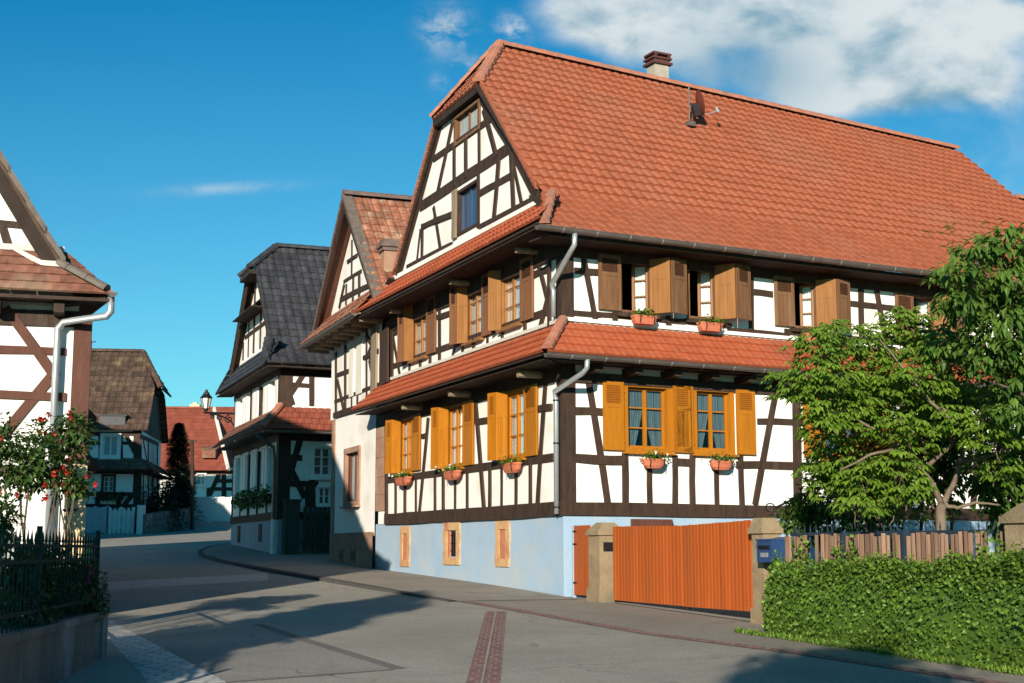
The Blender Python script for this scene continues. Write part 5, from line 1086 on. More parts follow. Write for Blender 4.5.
# stone wall with green railing
W0 = Vector((-3.80, 9.6, 0)); W1 = Vector((-4.50, 15.6, 0)); e = (W1-W0); L = e.length; e /= L; nn = Vector((e.y, -e.x, 0)); wt = .98
t = thing('garden_wall', (W0.x, W0.y, gz(9.6)), 'low stained stone garden wall under the green railing, at the left edge', 'wall')
mb = MB(); x = 0
mb.obox(W0, e, nn, Z, 0, L, -.35, 0, -.2, wt-.07); mb.build('masonry', M['oldwall'], t)
mb = MB()
while x < L-.01: w_ = min(1.35, L-x); mb.obox(W0, e, nn, Z, x+.004, x+w_-.004, -.38, .03, wt-.07, wt+rnd.uniform(0, .006)); x += w_
mb.build('coping', M['oldwall'], t)
q0 = W1-nn*.38; e2 = Vector((-.962, .276, 0)); n2 = Vector((e2.y, -e2.x, 0))
mb = MB(); mb.obox(W1-nn*.17, e, nn, Z, .002, .3, -.21, .20, -.1, wt+.03); mb.build('end_pier', M['oldwall'], t)
t = thing('green_railing', (W0.x, W0.y, wt), 'dark green iron railing on the low stone wall', 'railing')
mb = MB(); zt2 = at_d(97, 535, 15.5)[2]
n = int(L/.15)
for k in range(n+1):
    p = W0+e*(k*L/n)-nn*.06+Z*wt; mb.tube([p, p+Z*(zt2-wt-.09)], .0085, 5); mb.tube([p+Z*(zt2-wt-.09), p+Z*(zt2-wt+.02)], [.016, .001], 5)
mb.build('spikes', M['iron_green'], t)
mb = MB()
for zz in (wt+.12, wt+.55, zt2-.14): mb.obox(W0-nn*.06, e, nn, Z, 0, L, -.015, .015, zz, zz+.03)
mb.build('rail', M['iron_green'], t)
for x in (.02, L*.5, L-.03): mb = MB(); mb.obox(W0-nn*.06, e, nn, Z, x-.02, x+.02, -.022, .022, wt, zt2+.05); mb.build('post', M['iron_green'], t)
# return of the railing towards the house
t = thing('green_side_railing', (W1.x, W1.y, gz(15.6)), 'green railing running back from the wall end towards the cream pillar', 'railing')
S0 = W1-nn*.06; S1 = Vector((pp0.x+.3, pp0.y, 0)); ev = S1-S0; L2 = ev.length; ev /= L2; nv = Vector((ev.y, -ev.x, 0)); mb = MB(); n = int(L2/.13)
for k in range(1, n+1): p = S0+ev*(k*L2/n); g0 = .42+.03*p.y-.4; mb.tube([p+Z*(gz(p.y)+.12), p+Z*(zt2-.02)], .009, 5)
mb.build('spikes', M['iron_green'], t); mb = MB()
for zz in (gz(16)+.25, zt2-.14): mb.obox(S0, ev, nv, Z, .03, L2, -.014, .014, zz, zz+.03)
mb.build('rail', M['iron_green'], t)
# rose bush with red blooms, shrubs behind the railing
def rose(c, r, n, nf, label, fl='flower_red', m='leaf_rose', fsz=.05):
    t = shrub('rose_bush', c, r, n, .085, M[m], label, 'rose bush'); fb = MB(); c = Vector(c)
    for k in range(nf):
        dd = rvec(); dd.y = -abs(dd.y); p = c+Vector((dd.x*r[0]*.95, dd.y*r[1]*.95, dd.z*r[2]*.85)); 
        for j in range(rnd.randint(1, 3)):
            pj = p+rvec()*.09
            for q in range(14): leaf(fb, pj, rvec(), fsz, .9, .4)
    fb.build('blossom', M[fl], t); return t
p = at_d(22, 462, 17.2); rose((p.x-.1, p.y, p.z), (.85, .6, .5), 2600, 8, 'tall rose bush with red blooms in front of the left house')
p = at_d(62, 440, 17.6); rose((p.x, p.y, p.z), (.42, .4, .35), 900, 5, 'smaller rose spray with red blooms against the drainpipe')
p = at_d(70, 487, 17.0); rose((p.x, p.y, p.z), (.28, .25, .2), 420, 6, 'low rose spray with a dense red cluster over the cream pillar')
p = at_d(86, 578, 15.3); rose((p.x-.15, p.y-.2, p.z-.08), (.3, .3, .28), 700, 6, 'pink flowering rose just behind the end of the green railing', 'flower_pink')
for (px_, dd_, lb_) in ((12, 12.5, 'dark low shrub behind the green railing, at the left edge'), (40, 13.7, 'dark low shrub behind the middle of the green railing'), (70, 14.9, 'dark low shrub behind the green railing, nearest its end')):
    p = at_d(px_, 583, dd_); shrub('shrub', (p.x-.08, p.y+.2, p.z-.10), (.36, .75, .42), 2800, .075, M['leaf_rose'], lb_, group='shrubs behind the green railing')
p = at_d(4, 520, 14.6); rose((p.x-.1, p.y, p.z-.1), (.3, .4, .35), 700, 4, 'rose at the very left edge with a single low red bloom')
# ------------------------------------------------------------------ YARD BOUNDARY: pillars, gates, fence, hedge
Y = Face(C0, 180-23.4, 1)                           # runs from the house corner towards the camera side; n faces the street?
if Y.N.dot(Vector((-1, 0, 0))) < 0: Y = Face(C0, 180-23.4, -1)
yz = lambda u: gz(Y.pt(u, 0).y)
def pillar(u0, u1, o0, o1, z1, label, slot=False):
    t = thing('gate_pillar', Y.pt((u0+u1)/2, yz(u0), (o0+o1)/2), label, 'gate pillar'); O = Y.pt(0, 0); zb = yz(u1)-.15
    mb = MB(); mb.obox(O, Y.E, Y.N, Z, u0, u1, o0, o1, zb, z1-.14); mb.obox(O, Y.E, Y.N, Z, u0-.03, u1+.03, o0-.03, o1+.03, zb, zb+.38); mb.build('shaft', M['sandstone'], t)
    mb = MB(); mb.obox(O, Y.E, Y.N, Z, u0-.04, u1+.04, o0-.04, o1+.04, z1-.14, z1-.06); um, om = (u0+u1)/2, (o0+o1)/2
    mb.v += [Y.pt(a, z1-.06, b) for a, b in ((u0-.02, o0-.02), (u1+.02, o0-.02), (u1+.02, o1+.02), (u0-.02, o1+.02))]+[Y.pt(um+.12*a, z1+.08, om+.12*b) for a, b in ((-1, -1), (1, -1), (1, 1), (-1, 1))]
    i = len(mb.v)-8
    for q_ in ((0, 1, 5, 4), (1, 2, 6, 5), (2, 3, 7, 6), (3, 0, 4, 7), (4, 5, 6, 7)): mb.f.append(tuple(i+k for k in q_)); mb.t.append(.5)
    mb.build('capstone', M['sandstone'], t)
    if slot:
        mb = MB(); mb.obox(O, Y.E, Y.N, Z, u1+.0, u1+.006, o0+.05, o1-.08, z1-.42, z1-.26); mb.build('letter_slot', M['iron_black'], t)
    return t
pt_ = lambda px, py, o=0.: Y.uz(px, py, o)
u0 = pt_(589, 560, .1)[0]
# left pillar: between the small gate and the driveway gate
pl0 = pt_(588.5, 560, .1)[0]; zp1 = pt_(598, 527, .1)[1]
pillar(pl0, pl0+.42, -.36, .1, zp1, 'sandstone gate pillar with a letter slot between the two orange gates', True)
pr0 = pt_(752.5, 570, .05)[0]; zp2 = pt_(764, 519, .05)[1]
pillar(pr0-.02, pr0+.27, -.24, .04, zp2-.06, 'sandstone gate pillar between the orange driveway gate and the blue mailbox')
pe0 = pt_(1006, 530, .1)[0]; zp3 = pt_(1018, 510, .1)[1]
pillar(pe0, pe0+.5, -.38, .12, zp3, 'pale sandstone pillar at the right edge behind the hedge')
def gate_leaf(par, u0, u1, zb, zt, n, flipx, o=-.12):
    mb = MB(); O = Y.pt(0, 0); L_ = u1-u0
    for k in range(n):
        a = u0+L_*k/n; s = (k+.5)/n; zb_ = zb[0]+(zb[1]-zb[0])*s; zt_ = zt[0]+(zt[1]-zt[0])*s; w_ = L_/n
        mb.obox(O, Y.E, Y.N, Z, a+w_*.17, a+w_*.83, o-.014, o+.018, zb_, zt_+rnd.uniform(-.004, .004), rnd.random())
    lf = mb.build('gate_leaf', M['gate'], par)
    mb = MB(); zB, zT = min(zb)+.16, min(zt)-.2
    for zz in (zB, zT): mb.obox(O, Y.E, Y.N, Z, u0+.01, u1-.01, o-.055, o-.013, zz, zz+.09)
    a, b = (u0+.05, u1-.05) if flipx else (u1-.05, u0+.05)
    for p_, q_ in (((a, zB+.05), (b, zT)), ((a, zT), (b, zB+.05))):
        dd = Vector((q_[0]-p_[0], q_[1]-p_[1])); nn_ = Vector((-dd[1], dd[0])).normalized()*.045
        mb.prism([Y.pt(p_[0]+nn_[0], p_[1]+nn_[1], o-.06), Y.pt(q_[0]+nn_[0], q_[1]+nn_[1], o-.06), Y.pt(q_[0]-nn_[0], q_[1]-nn_[1], o-.06), Y.pt(p_[0]-nn_[0], p_[1]-nn_[1], o-.06)], Y.N*.045)
    mb.build('brace_frame', M['gate_brace'], lf)
    return lf
dg = thing('driveway_gate', Y.pt(2, yz(2), 0), 'wide orange slatted double gate in front of the large house', 'gate')
ug0, ug1, ugm = pt_(613.5, 565, -.12)[0], pt_(752.5, 570, -.12)[0], pt_(683, 565, -.12)[0]
gzb = lambda px, py: pt_(px, py, -.12)[1]
gate_leaf(dg, ug0, ugm-.01, (gzb(613, 600), gzb(683, 606)), (gzb(613, 526.5), gzb(683, 525.5)), 21, True)
gate_leaf(dg, ugm+.01, ug1, (gzb(683, 606.5), gzb(752, 611.5)), (gzb(683, 525.5), gzb(752, 520)), 20, False)
mb = MB(); 
for uu in (ugm-.06, ugm+.06): mb.tube([Y.pt(uu, yz(uu)+.02, -.19), Y.pt(uu, yz(uu)+.5, -.19)], .012, 6)
mb.build('drop_bolt', M['iron_black'], dg)
sg = thing('garden_gate', Y.pt(.7, yz(.7), 0), 'narrow orange gate between the house corner and the pillar', 'gate')
us0 = pt_(574.3, 560, -.1)[0]; us1 = pt_(588.8, 560, -.1)[0]+.05
mb = MB(); zb_, zt_ = gzb(580, 595), gzb(580, 525.5)
for k in range(5): mb.obox(Y.pt(0, 0), Y.E, Y.N, Z, us0+(us1-us0)*k/5+.004, us0+(us1-us0)*(k+1)/5-.004, -.12, -.09, zb_, zt_, rnd.random())
mb.build('gate_leaf', M['gate'], sg); mb = MB()
for zz in (zb_+.2, zt_-.35, zt_-.12): mb.obox(Y.pt(0, 0), Y.E, Y.N, Z, us0-.03, us0+.12, -.09, -.08, zz, zz+.03)
mb.build('hinge', M['iron_black'], sg)
mb = MB(); mb.obox(Y.pt(0, 0), Y.E, Y.N, Z, us0-.06, us0-.005, -.14, -.08, yz(.5)-.1, zt_+.0); mb.build('gate_frame', M['blue'], sg)
# low red-brown band above the gate: reddish boards stacked behind it
rb = R.rect(636, 521, 677, 527, 2.2); t = thing('board_stack', R.pt(rb[0], yz(1.5), 2.0), 'reddish boards leaning behind the driveway gate against the blue base', 'boards')
r3 = R.rect(636, 519, 677, 527, .25); mb = MB()
for k in range(4): mb.obox(R.pt(0, 0), R.E, R.N, Z, r3[0]+.02*k, r3[1]-.03*k, .06+.05*k, .10+.05*k, .9, r3[3]-.012*k, rnd.random())
mb.build('boards', M['timber_red'], t)
# mailbox
mu0 = pt_(767.5, 550, .25); mu1 = pt_(794, 550, .25); mz = [pt_(778, y, .25)[1] for y in (562.5, 536.5)]
t = thing('mailbox', Y.pt(mu0[0], mz[0], .1), 'navy blue mailbox mounted beside the gate pillar above the hedge', 'mailbox')
ml0 = pt_(768, 550, .32)[0]; 
mb = MB(); O = Y.pt(0, 0)
A_, B_ = pr0+.38, pr0+.38+.37
mb.prism([Y.pt(A_, mz[0], -.16), Y.pt(A_, mz[0], .22), Y.pt(A_, mz[1]-.06, .22), Y.pt(A_, mz[1], -.16)], Y.E*(B_-A_)); mb.build('body', M['mailblue'], t)
mb = MB(); mb.obox(O, Y.E, Y.N, Z, A_-.008, B_+.008, -.16, .235, mz[1]-.055, mz[1]-.03); mb.build('lid', M['mailblue'], t)
mb = MB(); mb.obox(O, Y.E, Y.N, Z, A_+.05, B_-.05, .222, .232, mz[1]-.17, mz[1]-.12); mb.build('letter_slot', M['iron_black'], t)
mb = MB(); mb.obox(O, Y.E, Y.N, Z, A_+.10, A_+.28, .222, .228, mz[0]+.07, mz[0]+.13); mb.build('name_plate', M['zinc'], t)
mb = MB(); mb.tube([Y.pt((A_+B_)/2, yz(7)-.1, 0), Y.pt((A_+B_)/2, mz[0], 0)], .03, 8); mb.build('stand', M['iron_black'], t)
# palisade of split logs and iron railing behind it
fu0, fu1 = B_+.04, pe0-.02; ztf = pt_(880, 534, 0)[1]
t = thing('log_palisade', Y.pt(fu0, yz(fu0), 0), 'palisade of upright split logs above the hedge', 'fence'); mb = MB(); uu = fu0
while uu < fu1-.03:
    w_ = rnd.uniform(.05, .075); h_ = ztf+rnd.uniform(-.03, .02); s = (uu-fu0)/(fu1-fu0)
    if s > .9 and rnd.random() < .4: uu += w_; continue
    if .10 < s < .16 and rnd.random() < .7: uu += w_; continue
    c = Y.pt(uu+w_/2, 0, rnd.uniform(-.01, .02)); ln = rnd.uniform(-.02, .02)
    mb.tube([c+Z*(yz(uu)+.05), c+Z*(yz(uu)+.7)+Y.E*ln*.5, c+Z*h_+Y.E*ln], [w_*.52, w_*.5, w_*.46], 7, rnd.random()); uu += w_+rnd.uniform(.012, .03)
mb.build('palings', M['paling'], t)
for x in (.3, .58): mb = MB(); a = fu0+(fu1-fu0)*x; mb.obox(Y.pt(0, 0), Y.E, Y.N, Z, a, a+.05, -.03, .062, yz(a), ztf+.04); mb.build('post', M['iron'], t)
t = thing('iron_railing', Y.pt(fu0, yz(fu0), -.12), 'dark blue spiked iron railing rising behind the log palisade', 'railing'); mb = MB(); n = int((fu1-fu0)/.13)
for k in range(n+1): p = Y.pt(fu0+(fu1-fu0)*k/n, 0, -.12); mb.tube([p+Z*(yz(fu0)+.1), p+Z*(ztf+.06)], .009, 5); mb.tube([p+Z*(ztf+.06), p+Z*(ztf+.15)], [.014, .001], 5)
mb.build('spikes', M['iron'], t); mb = MB(); mb.obox(Y.pt(0, 0), Y.E, Y.N, Z, fu0-.05, fu1, -.14, -.10, ztf-.01, ztf+.035); mb.obox(Y.pt(0, 0), Y.E, Y.N, Z, fu0-.05, fu1, -.14, -.10, ztf-.7, ztf-.67); mb.build('rail', M['iron'], t)
# iron stair handrail near the house
t = thing('stair_railing', R.pt(5.2, 2.4, .8), 'curled wrought iron stair handrail by the long wall', 'handrail'); mb = MB(); a = at_d(770, 513, 26.3)
q0, q1 = at_d(775, 508, 26.5), at_d(818, 487, 27.5); mb.tube([q0, q1], .022, 6)
for k in range(5): p = q0.lerp(q1, k/4.); mb.tube([p, p-Z*.75], .014, 5)
mb.tube([q0+Vector((math.cos(k*.5)*.10*(1-k*.04)-.1, 0, math.sin(k*.5)*.10*(1-k*.04))) for k in range(18)], .012, 5); mb.build('handrail', M['iron_black'], t)
# hedge: leaves over a rounded body
t = thing('hedge', Y.pt(8, yz(8), .5), 'thick bright green clipped hedge running along the pavement on the right', 'hedge')
hu0 = pt_(757, 622, .7)[0]; hu1 = pe0+3.2
def hprof(uu, a):                                   # cross-section, angle a from the street foot over the top
    zt_ = pt_(880, 567, .4)[1]+.04*math.sin(uu*2.1)+.03*math.sin(uu*5.3); d0 = .62+.05*math.sin(uu*3.1)
    if uu > pe0-1.: zt_ += .13*min(1, (uu-pe0+1.))
    endf = min(1., math.sqrt(max(0., (uu-hu0)/.35)))
    zb_ = yz(uu)
    h_ = (zt_-zb_)
    ca = math.cos(a); sa = math.sin(a)
    ex = 3.2
    rr = (abs(ca)**ex+abs(sa)**ex)**(-1/ex)
    return Y.pt(uu, zb_+max(0, sa*rr)*h_, .10+(ca*rr)*d0*endf*.62+.30)
lb = MB()
for k in range(27000):
    uu = hu0+(hu1-hu0)*rnd.random()**1.1; a = rnd.uniform(-.05, 2.6); p = hprof(uu, a); c = Y.pt(uu, yz(uu)+.4, .4); out = (p-c); out.normalize()
    p = p+out*rnd.uniform(-.16, .05+.05*math.sin(p.x*5.1+p.z*7)*math.sin(p.y*6.3))
    clump = .5+.5*math.sin(p.x*9)*math.sin(p.y*8+1)*math.sin(p.z*10)
    leaf(lb, p, (out*.5+rvec()*.9+Vector((0, 0, -.35))), rnd.uniform(.038, .066), .75, .25, min(1, max(0, .05+.42*clump+rnd.uniform(-.2, .45))), out)
for k in range(700):                                # end face by the gate
    a = rnd.uniform(0, 3.1); p0_ = hprof(hu0+.25, a); c = Y.pt(hu0+.05, yz(hu0)+.1, .4); p = c.lerp(p0_, rnd.random()**.5)+rvec()*.05; leaf(lb, p, -Y.E*.5+rvec(), rnd.uniform(.05, .085), .75, .25, rnd.random(), -Y.E)
for k in range(240):                                # loose shoots above the clipped top
    uu = hu0+(hu1-hu0)*rnd.random(); a = rnd.uniform(.9, 2.0); p0_ = hprof(uu, a); d_ = Vector((rnd.uniform(-.4, .4), rnd.uniform(-.4, .4), 1)).normalized(); ln_ = rnd.uniform(.05, .17)
    for q in range(6): leaf(lb, p0_+d_*ln_*q/5, (rvec()+d_*.4), rnd.uniform(.03, .055), .7, .3, rnd.uniform(.4, 1), Z)
for k in range(260):                                # runners climbing the palisade
    uu = fu0+(fu1-fu0)*rnd.choice((.08, .13, .3, .36, .93, .97, .99))+rnd.gauss(0, .08); z_ = pt_(880, 567, .4)[1]+abs(rnd.gauss(0, .17)); leaf(lb, Y.pt(uu, min(z_, ztf), .05+rnd.random()*.06), rvec(), .07, .7, .3, rnd.random(), Y.N)
lb.build('foliage', M['leaf_hedge'], t)
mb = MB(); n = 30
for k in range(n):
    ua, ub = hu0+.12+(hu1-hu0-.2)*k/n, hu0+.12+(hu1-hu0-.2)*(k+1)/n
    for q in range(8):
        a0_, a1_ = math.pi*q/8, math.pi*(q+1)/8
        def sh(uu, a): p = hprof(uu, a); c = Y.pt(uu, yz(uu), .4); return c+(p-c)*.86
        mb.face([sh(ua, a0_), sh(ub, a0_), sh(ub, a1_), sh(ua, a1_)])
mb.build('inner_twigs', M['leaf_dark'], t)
# ------------------------------------------------------------------ TREES
def spray(lb, p, d, size, n=6, toneb=.5, droop=.5):
    d = d.normalized(); s = d.cross(Z); s = s.normalized() if s.length > .1 else Vector((1, 0, 0))
    for k in range(n):
        a = (k-(n-1)/2)/n*2.9; dd = d*math.cos(a)+s*math.sin(a)+Vector((0, 0, -droop-rnd.uniform(0, .3)))
        leaf(lb, p+rvec()*.015, dd, size*rnd.uniform(.75, 1.15)*(1-.25*abs(a)/1.5), .40, .3, min(1, max(0, toneb+rnd.uniform(-.22, .22))))
# spreading small tree with big compound leaves
TD = 18.3
tp = lambda px, py, d=TD: at_d(px, py, d)
t = thing('spreading_tree', tuple(tp(942, 525)), 'small spreading tree with bright compound leaves behind the log palisade', 'tree'); t['_o'] = tuple(t.location)
mb = MB(); g0 = tp(942, 530); g0.z = gz(TD); fk = tp(942, 505)
def path(pts, r0, r1):
    pts = [Vector(p) for p in pts]; out = []
    for i in range(len(pts)-1):
        for k in range(4): s = k/4; out.append(pts[i].lerp(pts[i+1], s)+rvec()*.008)
    out.append(pts[-1]); n = len(out); mb.tube(out, [r0+(r1-r0)*i/(n-1) for i in range(n)], 8)
path([g0, tp(940, 515), fk], .075, .062)
path([fk, tp(930, 480, TD-.1), tp(915, 462, TD-.2), tp(890, 440, TD-.4), tp(850, 415, TD-.5), tp(812, 385, TD-.6)], .042, .010)
path([fk, tp(955, 480, TD+.2), tp(962, 455, TD+.2), tp(963, 430, TD+.2), tp(955, 400, TD+.1), tp(935, 370, TD)], .042, .010)
path([tp(928, 466, TD-.1), tp(950, 446, TD-.2), tp(958, 425, TD-.3), tp(930, 402, TD-.4), tp(905, 370, TD-.4), tp(880, 340, TD-.4)], .035, .01)
path([fk, tp(958, 508, TD), tp(975, 503, TD-.1), tp(1000, 505, TD-.1)], .03, .012)
path([tp(960, 462, TD), tp(985, 458, TD-.2), tp(1002, 450, TD-.2), tp(1030, 440, TD)], .03, .01)
path([tp(900, 447, TD-.3), tp(870, 455, TD-.6), tp(840, 470, TD-.7)], .025, .01)
path([tp(950, 440, TD), tp(945, 410, TD-.2), tp(925, 385, TD)], .022, .01); path([tp(962, 430, TD+.2), tp(985, 405, TD), tp(1000, 380, TD)], .025, .01)
trunk_mb = mb
lb = MB()
blobs = [(790, 382, 26, 20), (815, 350, 30, 26), (850, 345, 34, 26), (822, 380, 40, 24), (880, 350, 34, 30), (865, 385, 44, 28), (915, 335, 36, 26), (910, 375, 40, 30), (945, 350, 30, 30), (832, 330, 16, 16), (900, 320, 26, 14),
         (850, 420, 40, 22), (835, 455, 30, 24), (870, 475, 40, 22), (835, 490, 26, 16), (880, 500, 34, 16), (900, 430, 26, 20), (990, 440, 26, 14), (985, 425, 24, 16), (960, 395, 34, 20), (818, 420, 20, 26), (1000, 470, 20, 14), (895, 462, 30, 14), (860, 505, 24, 10), (825, 335, 12, 14), (930, 395, 30, 18), (905, 485, 22, 18), (890, 415, 30, 20), (925, 440, 18, 16), (845, 400, 40, 22), (950, 420, 24, 16), (815, 470, 16, 18)]
for bx, by, rx, ry in blobs:
    dd = TD+rnd.uniform(-.9, .7); c = tp(bx, by, dd); k1 = dd/1400*1.0
    for k in range(5): limb(trunk_mb, c+Vector((rnd.uniform(-.1, .35), rnd.uniform(0, .3), rnd.uniform(-.35, -.1))), c+Vector((rnd.uniform(-1, 1)*rx*k1*.8, rnd.uniform(-.4, .4), rnd.uniform(-.3, 1)*ry*k1*.8)), .010, .003, .08, 4, 4)
    for k in range(int(rx*ry*.105)+8):
        v = rvec(); q = rnd.random()**.4; p = c+Vector((v.x*rx*k1*q, v.y*.55*q, v.z*ry*k1*q))
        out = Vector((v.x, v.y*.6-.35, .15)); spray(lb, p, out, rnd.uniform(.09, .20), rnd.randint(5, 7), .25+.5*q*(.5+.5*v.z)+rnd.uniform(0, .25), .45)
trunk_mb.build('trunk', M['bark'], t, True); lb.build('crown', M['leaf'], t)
# big-leaved dark tree reaching in from the right
TD2 = 17.2; rt = thing('dark_leaved_tree', (7.9, TD2+.4, gz(17)), 'taller dark tree with long drooping leaves reaching in from the right edge', 'tree')
mb = MB(); g1 = Vector((7.9, TD2+.4, gz(17)))
limb(mb, g1, (7.6, TD2+.3, 3.2), .15, .10); q = Vector((7.6, TD2+.3, 3.2))
for e_ in ((940, 300), (975, 260), (1010, 235), (985, 380), (1040, 250), (1060, 330), (1000, 310)): limb(mb, q, tp(e_[0], e_[1], TD2+rnd.uniform(-.4, .4)), .05, .012, .07)
mb.build('trunk', M['bark_dark'], rt, True)
lb = MB()
for bx, by, rx, ry in ((955, 275, 26, 20), (975, 255, 26, 22), (1005, 245, 24, 20), (1010, 285, 30, 28), (975, 300, 32, 26), (1000, 330, 34, 30), (1015, 370, 26, 34), (985, 355, 26, 24), (1040, 300, 40, 60), (1050, 240, 40, 20), (1060, 390, 40, 50), (1010, 410, 22, 16), (955, 300, 18, 18), (945, 350, 16, 16)):
    dd = TD2+rnd.uniform(-.5, .6); c = tp(bx, by, dd); k1 = dd/1400
    for k in range(int(rx*ry*.085)+8):
        v = rvec(); q = rnd.random()**.4; p = c+Vector((v.x*rx*k1*q, v.y*.5*q, v.z*ry*k1*q))
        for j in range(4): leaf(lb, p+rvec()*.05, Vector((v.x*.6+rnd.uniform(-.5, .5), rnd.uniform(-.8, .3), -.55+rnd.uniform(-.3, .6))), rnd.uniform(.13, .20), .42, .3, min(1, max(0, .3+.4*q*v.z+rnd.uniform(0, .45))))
for k in range(26):
    p = tp(rnd.choice((965, 990, 1012, 945))+rnd.gauss(0, 8), rnd.gauss(238, 8), TD2); leaf(lb, p, Vector((rnd.uniform(-1, 1), 0, .3)), .14, .4, .3, .9)
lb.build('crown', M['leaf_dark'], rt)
# shrubs in the yard
p = at_d(880, 450, 21.5); shrub('yellowing_shrub', (p.x, p.y, p.z-.2), (.8, .7, .75), 1300, .12, M['berry'], 'yellow and orange leaved shrub behind the small spreading tree')
p = at_d(860, 470, 22.3); shrub('dark_shrub', (p.x, p.y, p.z-.1), (1.1, .8, 1.4), 5200, .12, M['leaf_dark'], 'tall dark shrub against the long wall, behind the spreading tree')
p = at_d(935, 420, 22.0); shrub('dark_shrub', (p.x, p.y, p.z-.1), (.75, .7, 1.5), 4200, .13, M['leaf_dark'], 'dark evergreen shrub right of the yellowing shrub')
p = at_d(1005, 470, 19.6); shrub('dark_shrub', (p.x, p.y, p.z-.35), (.55, .6, .9), 2400, .12, M['leaf_dark'], 'dark shrub by the pale pillar at the right edge')
p = at_d(800, 510, 22.6); shrub('dark_shrub', (p.x+.1, p.y, p.z-.1), (.6, .6, .5), 1800, .10, M['leaf_dark'], 'low dark shrub by the curled stair handrail')
p = at_d(1040, 420, 20.5); shrub('dark_shrub', (p.x, p.y, p.z), (1., .8, 1.7), 4200, .13, M['leaf_dark'], 'tall dark shrub partly cut off by the right edge')
# trees beside the road behind the camera: they throw the shadows that lie on the road
SUN_EL, SUN_AZ = rad(15.5), rad(11.3)                 # low sun behind the camera, a little to its left
SV = Vector((-math.sin(SUN_AZ)*math.cos(SUN_EL), -math.cos(SUN_AZ)*math.cos(SUN_EL), math.sin(SUN_EL)))
def roadside_tree(x, y, h, r, label, n=8500, ls=.3, low=None):
    g = Vector((x, y, gz(y))); t = thing('roadside_tree', g, label, 'tree'); mb = MB(); limb(mb, g-Z*.1, g+Z*h*.55, .2, .1)
    lb = MB(); lumps = []
    for k in range(16 if low is None else 30):
        v = rvec(); c = g+Vector((v.x*r*.62, v.y*r*.62, h-r*1.0+v.z*r*.7 if low is None else rnd.uniform(low, h-.5))); lumps.append((c, r*rnd.uniform(.3, .5)))
        if k < 8: limb(mb, g+Z*h*.45, c, .07, .02)
    for k in range(n):
        c, q = rnd.choice(lumps); v = rvec(); leaf(lb, c+v*q*rnd.random()**.4, rvec(), ls*rnd.uniform(.6, 1.2), .6, .3, rnd.random())
    lb.build('crown', M['leaf_dark'], t); mb.build('trunk', M['bark_dark'], t); return t
roadside_tree(-6.75, 3.2, 7.4, 1.3, 'bushy roadside tree left of the viewer, leafy down to the ground', 16000, low=1.)
roadside_tree(-10.6, 3.4, 6.1, 2.4, 'broad roadside tree beside the left neighbour plot', 11000)
roadside_tree(-15., -2.0, 10.2, 3.4, 'tallest roadside tree, farthest left behind the viewer', 10000)
roadside_tree(-.2, -6.5, 7.3, 2.1, 'leafy roadside tree behind the viewer, on the right verge')
# an unseen house added beyond the left house; it keeps the street's end in shade
hs = thing('hidden_house', (-23, 60.5, gz(58)), 'unseen white house behind the left house, added to shade the street end', 'house')
HF = Face((-18.6, 55), -21, 1)
mb = MB(); mb.obox(HF.pt(0, gz(58)), HF.E, HF.N, Z, 0, 10, -6.6, -.2, -.5, 6.); mb.build('wall', M['plaster'], hs)
mb = MB(); mb.prism([HF.pt(-.3, gz(58)+5.8, -6.9), HF.pt(-.3, gz(58)+5.8, .1), HF.pt(-.3, gz(58)+9.7, -3.4)], HF.E*10.6); mb.build('roof', M['tile_brown'], hs)
# ------------------------------------------------------------------ PAVEMENT, KERB, SETTS
def strip(pts_l, pts_r, dz, name, m, uvs=False, taper=None):
    mb = MB()
    for i in range(len(pts_l)-1):
        d0 = dz if taper is None else taper[i]; d1 = dz if taper is None else taper[i+1]
        n = max(1, int((Vector(pts_l[i+1])-Vector(pts_l[i])).length/1.0))
        for k in range(n):
            s, q = k/n, (k+1)/n; L = lambda a, b, s_: (a[0]+(b[0]-a[0])*s_, a[1]+(b[1]-a[1])*s_)
            A, B_, C_, D_ = L(pts_l[i], pts_l[i+1], s), L(pts_r[i], pts_r[i+1], s), L(pts_r[i], pts_r[i+1], q), L(pts_l[i], pts_l[i+1], q)
            da, db = d0+(d1-d0)*s, d0+(d1-d0)*q
            mb.face([(A[0], A[1], gz(A[1])+da), (B_[0], B_[1], gz(B_[1])+da), (C_[0], C_[1], gz(C_[1])+db), (D_[0], D_[1], gz(D_[1])+db)])
    return struct(mb.build(name, m, None, uv=(lambda v: (v.x, v.y)) if uvs else None))
def offset(pts, w):
    out = []
    for i, p in enumerate(pts):
        a = Vector(pts[max(0, i-1)]); b = Vector(pts[min(len(pts)-1, i+1)]); d = (b-a).normalized(); out.append((p[0]-d.y*w, p[1]+d.x*w))
    return out
n = len(KP); tp_ = [.075]*(n-2)+[.06, .016]
right = [(-5.0, KP[0][1]+2), (-5.2, KP[1][1]), (-5.5, KP[2][1]), (-5.5, KP[3][1]), (-5., KP[4][1]+.5), (-4.5, KP[5][1]+1), (-2.5, KP[6][1]+2), (-.6, KP[7][1]+1.5), (1.2, KP[8][1]+.5)]
strip([(a, b) for a, b in KP], right, .11, 'pavement', M['pave'], taper=tp_)
kin = offset(KP, -.16) if offset(KP, .16)[4][0] > KP[4][0] else offset(KP, .16)
mb = MB()
